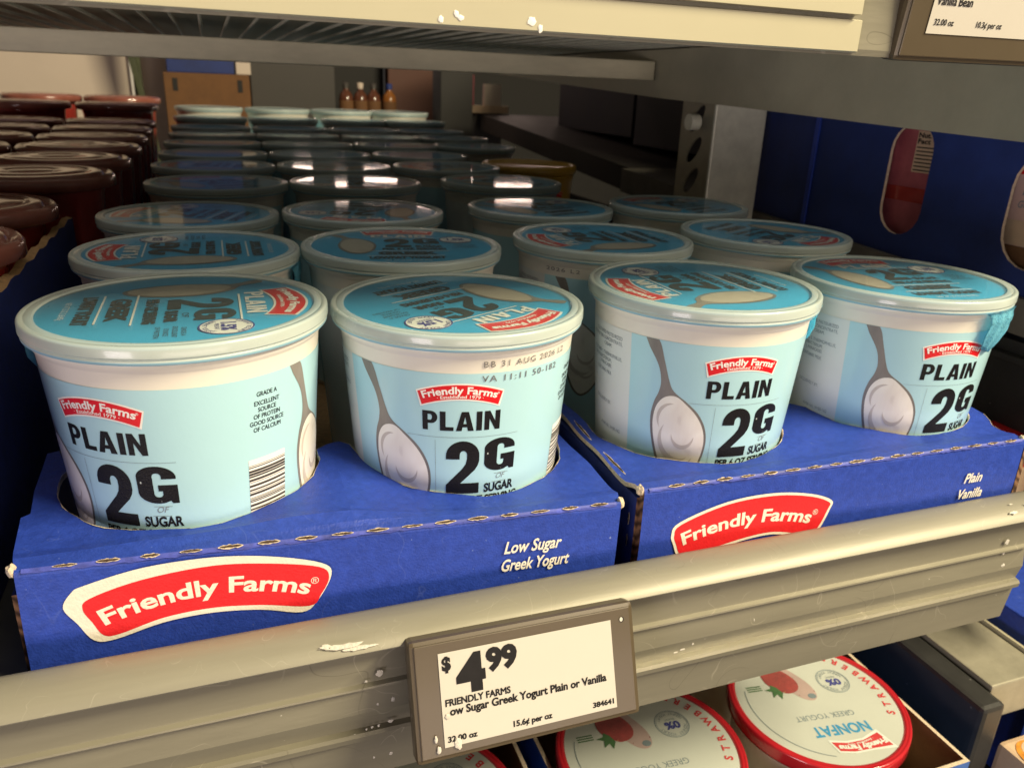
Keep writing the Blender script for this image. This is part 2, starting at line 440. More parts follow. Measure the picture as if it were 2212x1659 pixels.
def grow(lp, d):
    n = len(lp); out = []
    ar = sum(lp[i][0] * lp[(i + 1) % n][1] - lp[(i + 1) % n][0] * lp[i][1] for i in range(n))
    s = 1 if ar > 0 else -1
    for i in range(n):
        a, b = lp[i - 1], lp[(i + 1) % n]
        tx, ty = b[0] - a[0], b[1] - a[1]; l = math.hypot(tx, ty) or 1
        out.append((lp[i][0] + s * ty / l * d, lp[i][1] - s * tx / l * d))
    return out

def arched_text(body, h, u0, u1, base, weight, shear=0.0):
    """text spread u0..u1 whose baseline follows base(u) and letters stand on its normal"""
    b = fit_width(text_bm(body, h, weight, shear), u1 - u0)
    def fn(x, y, z):
        u = u0 + x; e = 1e-4
        s = (base(u + e) - base(u - e)) / (2 * e); l = math.hypot(1, s)
        return (u - s / l * y, base(u) + y / l, z)
    return warp(b, fn)

def ell(cx, cy, rx, ry, n=36, a0=0.0, rot=0.0):
    c, s = math.cos(rot), math.sin(rot); out = []
    for i in range(n):
        t = a0 + 2 * math.pi * i / n
        x, y = rx * math.cos(t), ry * math.sin(t)
        out.append((cx + c * x - s * y, cy + s * x + c * y))
    return out

def arcp(cx, cy, rx, ry, a0, a1, n=10):
    return [(cx + rx * math.cos(math.radians(a0 + (a1 - a0) * i / n)), cy + ry * math.sin(math.radians(a0 + (a1 - a0) * i / n))) for i in range(n + 1)]

# heavy poster glyphs in a unit box (w x 1)
def glyph_2():
    o = [(0.0, 0.66)] + arcp(0.275, 0.72, 0.275, 0.28, 180, 0, 16)
    o += [(0.55, 0.62), (0.53, 0.54), (0.48, 0.45), (0.24, 0.20), (0.56, 0.20), (0.56, 0.0), (0.0, 0.0), (0.0, 0.17),
          (0.27, 0.48), (0.325, 0.57), (0.345, 0.66), (0.345, 0.73)] + arcp(0.285, 0.74, 0.06, 0.08, 0, 180, 8) + [(0.225, 0.72), (0.225, 0.66)]
    return [o]
def glyph_G():
    o = [(0.62, 0.66), (0.62, 0.74)] + arcp(0.31, 0.70, 0.31, 0.30, 8, 172, 16) + arcp(0.31, 0.30, 0.31, 0.30, 188, 290, 12)
    o += [(0.50, 0.07), (0.53, 0.0), (0.63, 0.0), (0.63, 0.50), (0.33, 0.50), (0.33, 0.335), (0.395, 0.335), (0.395, 0.27)]
    o += arcp(0.325, 0.26, 0.07, 0.09, 0, -180, 8) + [(0.255, 0.72)] + arcp(0.325, 0.73, 0.07, 0.09, 180, 0, 8) + [(0.395, 0.66)]
    return [o]
def glyph_P():
    o = [(0, 0), (0.2, 0), (0.2, 0.36), (0.34, 0.36)] + arcp(0.32, 0.68, 0.24, 0.32, -90, 90, 12) + [(0, 1)]
    return [o, [(0.2, 0.53), (0.29, 0.53)] + arcp(0.29, 0.68, 0.075, 0.15, -90, 90, 8) + [(0.2, 0.83)]]
def glyph_L(): return [[(0, 0), (0.5, 0), (0.5, 0.2), (0.21, 0.2), (0.21, 1), (0, 1)]]
def glyph_A(): return [[(0, 0), (0.21, 0), (0.24, 0.2), (0.41, 0.2), (0.44, 0), (0.66, 0), (0.46, 1), (0.2, 1)], [(0.27, 0.37), (0.39, 0.37), (0.33, 0.74)]]
def glyph_I(): return [[(0, 0), (0.21, 0), (0.21, 1), (0, 1)]]
def glyph_N(): return [[(0, 0), (0.19, 0), (0.19, 0.58), (0.42, 0), (0.6, 0), (0.6, 1), (0.41, 1), (0.41, 0.45), (0.2, 1), (0, 1)]]
def glyphs_bm(seq, x0, y0, wtot, h, gap=0.09, thick=0.0):
    ws = [max(p[0] for p in g[0]) for g in seq]
    tot = sum(ws) + gap * (len(seq) - 1)
    kx = wtot / tot; bm = bmesh.new(); x = 0
    for g, w_ in zip(seq, ws):
        merge(bm, flat_fill([[(x0 + (x + p[0]) * kx, y0 + p[1] * h) for p in lp] for lp in g]))
        x += w_ + gap
    return bm
PLAIN = [glyph_P(), glyph_L(), glyph_A(), glyph_I(), glyph_N()]

def rect_bm(x0, x1, y0, y1):
    return flat_fill([[(x0, y0), (x1, y0), (x1, y1), (x0, y1)]])

# --- part meshes of the blue tub (z = 0 is the lid top, axis at the origin)
ZB = -0.1475
def cup_mesh():
    bm = bmesh.new()
    lathe(bm, [(0.0, -0.012), (0.058, -0.012), (0.0625, -0.0112), (0.0632, -0.0128), (0.0630, -0.0150), (0.0614, -0.0168), (rcone(-0.0175) + .0001, -0.0175),
               (rcone(-0.024), -0.0240), (rcone(-0.06), -0.06), (rcone(-0.1), -0.1), (rcone(-0.143), -0.1430), (0.0500, ZB + 0.0008), (0.0470, ZB), (0.0, ZB)], 96)
    bmesh.ops.recalc_face_normals(bm, faces=bm.faces[:])
    me = bpy.data.meshes.new('cup'); bm.to_mesh(me); bm.free()
    return me
def label_mesh():
    bm = bmesh.new(); n = 120; off = 0.00025
    zs = [-0.0242, -0.05, -0.075, -0.1, -0.125, -0.1425]
    rows = [[bm.verts.new(cone(2 * math.pi * R0 * i / n, z, off)) for i in range(n)] for z in zs]
    for k in range(len(zs) - 1):
        for i in range(n):
            j = (i + 1) % n
            f = bm.faces.new((rows[k][i], rows[k + 1][i], rows[k + 1][j], rows[k][j]))
            a = 360.0 * (i + 0.5) / n
            f.material_index = 1 if 195 < a < 299.6 else 0
            f.smooth = True
    me = bpy.data.meshes.new('label'); bm.to_mesh(me); bm.free()
    return me
def badge_bm(k=1.0):
    out = arc_band(0.0206, 0.0186, -0.0290, 0.0044, -0.0378, 0.0040, 26)
    inn = arc_band(0.0198, 0.0179, -0.0298, 0.0042, -0.0370, 0.0038, 26)
    bm = merge(bmesh.new(), flat_fill([out]), 0)
    merge(bm, move(flat_fill([inn]), 0, 0, 0.00008), 1)
    t = arched_text('Friendly Farms', 0.0036, -0.0172, 0.0168, lambda u: -0.0343 - 0.0040 * (u / 0.0198) ** 2, 0.028)
    merge(bm, move(t, 0, 0, 0.00016), 2)
    t = arched_text('\u00b7 Established 1979 \u00b7', 0.00165, -0.0105, 0.0105, lambda u: -0.0366 - 0.0036 * (u / 0.0198) ** 2, 0.012)
    merge(bm, move(t, 0, 0, 0.00016), 2)
    t = text_bm('\u00ae', 0.0011, 0.0); merge(bm, move(t, 0.0172, -0.0352, 0.00016), 2)
    return bm
def mesh_of(bm, name):
    for f in bm.faces: f.smooth = False
    me = bpy.data.meshes.new(name); bm.to_mesh(me); bm.free(); return me
def badge_mesh(): return mesh_of(to_cone(badge_bm(), 0.00040), 'brand_badge')
def flavour_mesh():
    bm = glyphs_bm(PLAIN, -0.0178, -0.0540, 0.0372, 0.0102)
    merge(bm, glyphs_bm([glyph_2()], -0.0066, -0.0892, 0.0168, 0.0296))
    merge(bm, glyphs_bm([glyph_G()], 0.0124, -0.0774, 0.0166, 0.0182))
    t = fit_width(text_bm('SUGAR', 0.0048, 0.035), 0.0166); merge(bm, move(t, 0.0130, -0.0890))
    t = fit_width(text_bm('PER 6 OZ SERVING', 0.0040, 0.035), 0.0390); merge(bm, move(t, -0.0070, -0.0948))
    bmesh.ops.triangulate(bm, faces=bm.faces[:])
    for f in bm.faces: f.material_index = 0
    t = fit_width(text_bm('OF', 0.0030, 0.0, 0.35), 0.0052); merge(bm, move(t, 0.0192, -0.0820), 1)
    for (x0, x1, y0, y1) in ((0.0180, 0.0258, -0.0791, -0.0789), (0.0170, 0.0250, -0.0839, -0.0837), (-0.0258, 0.0297, -0.05765, -0.0575), (-0.0119, -0.01175, -0.100, -0.0592)):
        merge(bm, rect_bm(x0, x1, y0, y1), 1)
    return mesh_of(to_cone(bm, 0.00040), 'flavour_lettering')
SPOON_OUT = [(-0.0516, -0.0243), (-0.0445, -0.0243), (-0.0405, -0.0360), (-0.0375, -0.0460), (-0.0345, -0.0520), (-0.0270, -0.0575), (-0.0205, -0.0635),
             (-0.0162, -0.0710), (-0.0144, -0.0790), (-0.0150, -0.0880), (-0.0180, -0.0980), (-0.0235, -0.1065), (-0.0300, -0.1100), (-0.0360, -0.1060),
             (-0.0405, -0.0970), (-0.0438, -0.0870), (-0.0458, -0.0770), (-0.0462, -0.0680), (-0.0448, -0.0600), (-0.0425, -0.0535), (-0.0418, -0.0470), (-0.0440, -0.0380)]
def spoon_mesh(shift=0.0):
    bm = bmesh.new()
    lp = [SPOON_OUT[0], SPOON_OUT[1]] + smooth_loop(SPOON_OUT, 5)[6:-1]
    lp = [(x + shift, y) for x, y in lp]
    merge(bm, flat_fill([lp]), 0)
    yo = [(-0.0330, -0.0548), (-0.0270, -0.0590), (-0.0215, -0.0645), (-0.0174, -0.0715), (-0.0156, -0.0795), (-0.0162, -0.0880), (-0.0190, -0.0975),
          (-0.0240, -0.1050), (-0.0300, -0.1085), (-0.0350, -0.1045), (-0.0392, -0.0960), (-0.0424, -0.0865), (-0.0443, -0.0770), (-0.0446, -0.0690), (-0.0430, -0.0615), (-0.0390, -0.0562)]
    lp = [(x + shift, y) for x, y in smooth_loop(yo, 5)]
    merge(bm, move(flat_fill([lp]), 0, 0, 0.00010), 1)
    for (cx_, cy_, r1, a0, a1, w_) in ((-0.0290, -0.0790, 0.0105, 150, 300, 0.0022), (-0.0275, -0.0760, 0.0062, 190, 350, 0.0016), (-0.0330, -0.0700, 0.0085, 95, 205, 0.0014), (-0.0270, -0.0860, 0.0070, 200, 330, 0.0012)):
        o_, i_ = [], []
        for k in range(15):
            t = k / 14; a = math.radians(a0 + (a1 - a0) * t); w2 = w_ * math.sin(math.pi * t) + 0.00005
            o_.append((shift + cx_ + (r1 + w2) * math.cos(a), cy_ + 1.25 * (r1 + w2) * math.sin(a))); i_.append((shift + cx_ + (r1 - w2 * 0.2) * math.cos(a), cy_ + 1.25 * (r1 - w2 * 0.2) * math.sin(a)))
        merge(bm, move(flat_fill([o_ + i_[::-1]]), 0, 0, 0.00020), 2)
    slice_u(bm, 0.004, 1)
    return mesh_of(to_cone(bm, 0.00036), 'spoon_picture')
def barcode_mesh():
    bm = merge(bmesh.new(), rect_bm(0.0590, 0.0782, -0.1050, -0.0632), 0)
    rnd = random.Random(3); z = -0.0660
    while z > -0.103:
        t = rnd.choice((0.00025, 0.00025, 0.0005, 0.0008, 0.0011)); g = rnd.choice((0.0003, 0.0005, 0.0008, 0.0011))
        merge(bm, move(rect_bm(0.0590, 0.0782, z - t, z), 0, 0, 0.00010), 1); z -= t + g
    return mesh_of(to_cone(bm, 0.00036), 'barcode')
def claim_mesh():
    bm = bmesh.new(); z = -0.0335
    for i, s in enumerate(('GRADE A', 'EXCELLENT', 'SOURCE', 'OF PROTEIN', 'GOOD SOURCE', 'OF CALCIUM')):
        t = text_bm(s, 0.0021, 0.012, 0, 0.80, 'CENTER'); merge(bm, move(t, 0.0690, z)); z -= 0.0042 if i == 0 else 0.0031
    return mesh_of(to_cone(bm, 0.00040), 'claim_text')
def ingredient_mesh():
    bm = bmesh.new()
    for s, z in (('CULTURED PASTEURIZED', -0.0310), ('MILK PROTEIN CONCENTRATE,', -0.0342), ('CREAM.', -0.0374), ('CULTURES: S. THERMOPHILUS,', -0.0432), ('BIFIDOBACTERIUM,', -0.0464),
                 ('L. PARACASEI.', -0.0496), ('CONTAINS: MILK', -0.0540), ('EXCLUSIVELY BY:', -0.0722), ('A=04-161, V=50-162', -0.0872)):
        t = text_bm(s, 0.0021, 0.0, 0, 0.78, 'RIGHT'); merge(bm, move(t, deg(-66.0) - (0.009 if s[0] in 'BLCE' and len(s) < 17 else 0), z))
    return mesh_of(to_cone(bm, 0.00040), 'ingredient_text')
def date_mesh(lines, off=0.0006):
    bm = bmesh.new()
    for s, h, x0, wd, z in lines:
        t = fit_width(text_bm(s, h, 0.0, 0, 1, 'LEFT', 1.25), wd); merge(bm, move(t, x0, z))
    return mesh_of(to_cone(bm, off), 'date_code')
def lid_mesh():
    bm = bmesh.new()
    lathe(bm, [(0.0628, -0.0125), (0.0651, -0.0125, 1), (0.0654, -0.0123, 1), (0.0655, -0.0112), (0.0655, -0.0108), (0.0651, -0.0105), (0.0651, -0.0101), (0.0657, -0.0098), (0.0660, -0.0096), (0.0660, -0.0092),
               (0.0659, -0.0058), (0.0657, -0.0052), (0.0652, -0.0047), (0.0648, -0.0046), (0.0636, -0.0046), (0.0633, -0.0048), (0.0629, -0.0048), (0.0626, -0.0046), (0.0600, -0.0046), (0.0597, -0.0047), (0.0594, -0.0052), (0.0591, -0.0054)], 112)
    bmesh.ops.recalc_face_normals(bm, faces=bm.faces[:])
    me = bpy.data.meshes.new('lid'); bm.to_mesh(me); bm.free(); return me
def panel_mesh():
    bm = bmesh.new()
    lathe(bm, [(0.0592, -0.0053), (0.03, -0.0051), (0.0, -0.0051)], 96)
    face_up(bm)
    me = bpy.data.meshes.new('clear_panel'); bm.to_mesh(me); bm.free(); return me
def seal_mesh():
    bm = bmesh.new(); lathe(bm, [(0.0, -0.0061), (0.03, -0.0061), (0.0590, -0.0059), (0.0626, -0.0070)], 96)
    bmesh.ops.recalc_face_normals(bm, faces=bm.faces[:])
    if sum(f.normal.z for f in bm.faces) < 0: bmesh.ops.reverse_faces(bm, faces=bm.faces[:])
    me = bpy.data.meshes.new('foil_seal'); bm.to_mesh(me); bm.free(); return me
RL = 0.0578
def lidprint_mesh():
    K = RL; bm = bmesh.new()
    # red badge near the top rim
    out = [(x * K, y * K) for x, y in arc_band(0.46, 0.40, 0.985, 0.13, 0.71, 0.10, 22)]
    inn = [(x * K, y * K) for x, y in arc_band(0.44, 0.385, 0.965, 0.125, 0.73, 0.095, 22)]
    merge(bm, flat_fill([out]), 0); merge(bm, move(flat_fill([inn]), 0, 0, 1e-4), 1)
    t = arched_text('Friendly Farms', 0.0040, -0.0215, 0.0212, lambda u: (0.845 - 0.115 * (u / (0.44 * K)) ** 2) * K, 0.05); merge(bm, move(t, 0, 0, 2e-4), 0)
    t = arched_text('\u00b7 Established 1979 \u00b7', 0.0018, -0.0125, 0.0125, lambda u: (0.765 - 0.10 * (u / (0.44 * K)) ** 2) * K, 0.03); merge(bm, move(t, 0, 0, 2e-4), 0)
    merge(bm, glyphs_bm(PLAIN, -0.34 * K, 0.49 * K, 0.66 * K, 0.155 * K), 0)
    for (y, x0, x1) in ((0.445, -0.30, 0.52), (-0.335, -0.40, 0.50), (-0.585, -0.42, 0.42)):
        merge(bm, rect_bm(x0 * K, x1 * K, (y - 0.008) * K, (y + 0.008) * K), 0)
    merge(bm, glyphs_bm([glyph_2()], -0.20 * K, -0.10 * K, 0.30 * K, 0.50 * K), 2)
    merge(bm, glyphs_bm([glyph_G()], 0.14 * K, 0.10 * K, 0.30 * K, 0.31 * K), 2)
    for s, h, x0, wd, y in (('OF', 0.05, 0.22, 0.12, 0.015), ('SUGAR', 0.085, 0.14, 0.32, -0.105), ('PER 6 OZ SERVING', 0.085, -0.24, 0.72, -0.255),
                            ('GREEK', 0.135, -0.30, 0.66, -0.515), ('LOWFAT YOGURT', 0.10, -0.40, 0.82, -0.735)):
        t = fit_width(text_bm(s, h * K, 0.06 if h > 0.06 else 0.0, 0.0), wd * K); merge(bm, move(t, x0 * K, y * K), 2)
    t = fit_width(text_bm('NET WT 32 OZ (2 LB) 907g', 0.045 * K, 0.0), 0.5 * K); merge(bm, move(t, -0.25 * K, -0.85 * K), 0)
    y = 0.02
    for s in ('GRADE A', 'EXCELLENT', 'SOURCE', 'OF PROTEIN'):
        t = text_bm(s, 0.036 * K, 0.0, 0, 1, 'CENTER'); merge(bm, move(t, 0.72 * K, y * K), 2); y -= 0.06
    # round fat badge
    cx, cy = 0.66, 0.33
    merge(bm, flat_fill([[(x * K, y_ * K) for x, y_ in ell(cx, cy, 0.20, 0.20)]]), 4)
    merge(bm, move(flat_fill([[(x * K, y_ * K) for x, y_ in ell(cx, cy, 0.20, 0.20)], [(x * K, y_ * K) for x, y_ in ell(cx, cy, 0.188, 0.188)]]), 0, 0, 1e-4), 3)
    t = fit_width(text_bm('1.5%', 0.10 * K, 0.05), 0.21 * K); merge(bm, move(t, (cx - 0.105) * K, (cy - 0.035) * K, 1e-4), 3)
    t = fit_width(text_bm('MILKFAT', 0.035 * K, 0.0), 0.15 * K); merge(bm, move(t, (cx - 0.075) * K, (cy - 0.085) * K, 1e-4), 3)
    for s, a0, sg in (('LOWFAT YOGURT', 150, -1), ('LOWFAT YOGURT', 215, 1)):
        n = len(s)
        for i, ch in enumerate(s):
            if ch == ' ': continue
            a = math.radians(a0 + sg * (120 if sg < 0 else 110) * i / (n - 1)); g = text_bm(ch, 0.036 * K, 0.0, 0, 1, 'CENTER')
            ro = a - math.pi / 2 if sg < 0 else a + math.pi / 2
            rr = (0.145 if sg < 0 else 0.175)
            px, py = (cx + rr * math.cos(a)) * K, (cy + rr * math.sin(a)) * K
            c, s_ = math.cos(ro), math.sin(ro)
            warp(g, lambda x, y_, z: (px + c * x - s_ * y_, py + s_ * x + c * y_, z)); merge(bm, move(g, 0, 0, 1e-4), 3)
    bmesh.ops.translate(bm, verts=bm.verts[:], vec=(0, 0, -0.0057))
    return mesh_of(bm, 'lid_lettering')
def lidspoon_mesh():
    K = RL; bm = bmesh.new()
    o = [(-0.80, 0.60), (-0.70, 0.66), (-0.60, 0.48), (-0.46, 0.40), (-0.34, 0.22), (-0.30, 0.00), (-0.33, -0.24), (-0.42, -0.42), (-0.52, -0.47), (-0.62, -0.40), (-0.70, -0.22), (-0.73, 0.0), (-0.71, 0.20), (-0.68, 0.42)]
    merge(bm, flat_fill([[(x * K, y * K) for x, y in smooth_loop(o, 5)]]), 0)
    o = [(-0.55, 0.39), (-0.44, 0.32), (-0.36, 0.16), (-0.33, -0.02), (-0.36, -0.24), (-0.44, -0.39), (-0.52, -0.43), (-0.60, -0.37), (-0.67, -0.20), (-0.70, 0.0), (-0.68, 0.20), (-0.62, 0.34)]
    merge(bm, move(flat_fill([[(x * K, y * K) for x, y in smooth_loop(o, 5)]]), 0, 0, 1e-4), 1)
    bmesh.ops.translate(bm, verts=bm.verts[:], vec=(0, 0, -0.0058))
    return mesh_of(bm, 'lid_spoon_picture')
def tab_mesh():
    bm = bmesh.new(); n = 18; rows = []
    rnd = random.Random(11)
    for j in range(12):
        t = j / 11
        wd = 0.0125 * math.sqrt(max(0.0, 1 - max(0, (t - 0.45) / 0.55) ** 2)) + (0.004 * (1 - t / 0.15) if t < 0.15 else 0)
        row = []; wd *= 1.15 * random.Random(j).uniform(0.94, 1.05)
        for i in range(n + 1):
            s = -1 + 2 * i / n
            x = s * max(wd, 0.0008) + 0.001 * math.sin(5 * t)
            y = -0.0652 - 0.0022 * math.sin(t * 2.4) + 0.00035 * math.sin(9 * s + 4 * t) + (0.0045 * t) * (1 if t > .3 else 0.4) + rnd.uniform(-1, 1) * 0.00012 + 0.0014 * s * s
            row.append(bm.verts.new((x, y, -0.0118 - 0.0260 * t)))
        rows.append(row)
    for j in range(11):
        for i in range(n): bm.faces.new((rows[j][i], rows[j + 1][i], rows[j + 1][i + 1], rows[j][i + 1]))
    bmesh.ops.solidify(bm, geom=bm.faces[:], thickness=0.0002)
    for f in bm.faces: f.smooth = True
    me = bpy.data.meshes.new('seal_tab'); bm.to_mesh(me); bm.free(); return me

MC = {}
def shared(key, fn, mats, smooth=False):
    if key not in MC:
        me = fn()
        for m in mats: me.materials.append(m)
        if smooth:
            for p in me.polygons: p.use_smooth = True
        MC[key] = me
    return MC[key]
M_skirt = mat('bluish_lid_lip', (0.30, 0.52, 0.62), 0.3, var=0.05, vscale=40)

def child(name, me, parent, rz=0.0):
    o = bpy.data.objects.new(name, me); C.objects.link(o); o.parent = parent
    o.rotation_euler = (0, 0, rz); return o

DATE_B = [('BB 31 AUG 2026 L2', 0.0030, deg(10), deg(47), -0.0212), ('VA 11:11 50-182', 0.0032, deg(9.5), deg(42), -0.0285)]
def blue_tub(x, y, z, phi, theta, label, detail=2, date=None, tab=None, tilt=(0, 0), group=None):
    t = empty('yogurt_tub', (x, y, z)); t.rotation_euler = (rad(tilt[0]), rad(tilt[1]), 0)
    tag(t, label, 'yogurt tub', group)
    ph = rad(phi)
    child('cup', shared('cup', cup_mesh, [M_white], True), t)
    lb = child('label', shared('label', label_mesh, [M_label, M_lwhite]), t, ph)
    if detail >= 2:
        child('brand_badge', shared('badge', badge_mesh, [M_wht, M_red, M_wht]), lb)
        child('flavour_lettering', shared('flav', flavour_mesh, [M_ink, M_grey]), lb)
        child('spoon_picture', shared('spoon', spoon_mesh, [M_steel, M_yog, M_swirl]), lb)
        child('spoon_picture', shared('spoon2', lambda: spoon_mesh(deg(132)), [M_steel, M_yog, M_swirl]), lb)
        child('barcode', shared('bar', barcode_mesh, [M_wht, M_bars]), lb)
        child('claim_text', shared('claim', claim_mesh, [M_inkf]), lb)
        child('ingredient_text', shared('ingr', ingredient_mesh, [M_grey]), lb)
    if date:
        child('date_code', shared('date%s' % str(date[0]), lambda: date_mesh(date[0]), [M_faint]), t, ph + rad(date[1]))
    th = rad(theta)
    ld = child('lid', shared('lid', lid_mesh, [M_frost, M_skirt], True), t, th)
    child('clear_panel', shared('panel', panel_mesh, [M_clear], True), ld)
    fs = child('foil_seal', shared('seal', seal_mesh, [M_seal], True), ld)
    if detail >= 1:
        child('lid_lettering', shared('lprint', lidprint_mesh, [M_wht, M_red, M_inkl, M_navy, M_wht]), ld)
        child('lid_spoon_picture', shared('lspoon', lidspoon_mesh, [M_steel, M_yogl]), ld)
    if tab is not None:
        child('seal_tab', shared('tab', tab_mesh, [M_tab]), t, rad(tab))
    return t

GT = 'blue yogurt tubs standing on the shelf'
front = [
 (0.0229, -0.0371, 0.0012, -35.0, -90, 'pale blue tub at the left end of the front row, barcode on its side', None, -104, (0, 0)),
 (0.1574, -0.0324, -0.0053, -14.8, -152, 'pale blue tub with date code on its rim above the front logo', (DATE_B, 0), None, (0, 0)),
 (0.3027, -0.0384, -0.0013, -7.9, 92, 'pale blue front tub with white ingredient panel, standing left in the right-hand tray', None, 72, (0, 0)),
 (0.4478, -0.0401, -0.0031, -7.0, -4, 'pale blue front tub with a crumpled blue foil tab hanging under its lid', None, 17, (0, 0)),
]
for x, y, z, ph, th, lb, dt, tb, tl in front:
    blue_tub(x, y, z, ph, th, lb, 2, dt, tb, tl, GT)
DATE_C2 = [('2026 L2', 0.0026, deg(-58), deg(24), -0.0205)]
DATE_D2 = [('BB 31 AUG', 0.0030, deg(-10), deg(30), -0.0180), ('10:40 5', 0.0030, deg(2), deg(20), -0.0228)]
blue_tub(0.0237, 0.1010, 0.0, -60, 90, 'second-row blue tub right behind the front tub that shows its barcode', 2, None, 76, (0, 0), GT)
blue_tub(0.1561, 0.0964, 0.0, 80, -8, 'second-row blue tub whose lid lettering GREEK LOWFAT YOGURT reads upright', 2, None, None, (0, 0), GT)
blue_tub(0.3061, 0.1011, 0.0, -5, 92, 'second-row blue tub with half its red logo showing between two front tubs', 2, (DATE_C2, 0), None, (0, 0), GT)
blue_tub(0.4508, 0.1035, 0.0, 160, -150, 'second-row blue tub with BB 31 AUG stamped on its white rim', 2, (DATE_D2, -160), None, (0, 0), GT)
blue_tub(0.0218, 0.2426, 0.0, 30, 70, 'third-row blue tub in the left column, left of two similar lids', 1, None, None, (0, 0), GT)
blue_tub(0.1565, 0.2461, 0.0, -150, 160, 'third-row blue tub in the second column, just behind the upright GREEK lid', 1, None, None, (0, 0), GT)
blue_tub(0.3175, 0.2528, 0.0, 170, 20, 'third-row blue tub with plain white rim in the third column', 1, None, None, (0, 0), GT)
blue_tub(0.4580, 0.2480, 0.001, 120, 20, 'blue tub whose lid overlaps the foot of the slotted post', 1, None, None, (0, 0), GT)
xs_rows = [(0.413, 0.0041), (0.553, 0.0062), (0.693, 0.0078), (0.833, 0.0105), (0.973, 0.0133), (1.113, 0.0165), (1.253, 0.0262), (1.393, 0.0395)]
colx = {0: 0.0425, 1: 0.1755, 2: 0.3095, 3: 0.4330}
ordn = ['fourth', 'fifth', 'sixth', 'seventh', 'eighth', 'ninth', 'tenth', 'last']
cname = ['left', 'second', 'third', 'fourth']
for ri, (yy, zz) in enumerate(xs_rows):
    for ci in range(4):
        if ci == 3 and ri < 3: continue
        x = colx[ci] + (0.0 if ri % 2 else 0.002) + random.uniform(-.002, .002)
        if ci == 2 and ri == 0: x = 0.335
        blue_tub(x, yy + random.uniform(-.003, .003), zz, random.uniform(0, 360), random.uniform(0, 360),
                 'shadowed tub in the %s row back, %s column of blue tubs from left' % (ordn[ri], cname[ci]), 1 if ri < 2 else 0, None, None, (0, 0), GT)

# ------------------------------------------------------------------ blue shelf trays
def plane_map(o, e):
    o = Vector(o); e = Vector(e).normalized(); n = e.cross(Vector((0, 0, 1))).normalized()
    upv = n.cross(e)
    if upv.z < 0: upv = -upv
    if n.y > 0: n = -n
    return lambda u, v, off: tuple(o + e * u + upv * v + n * off)

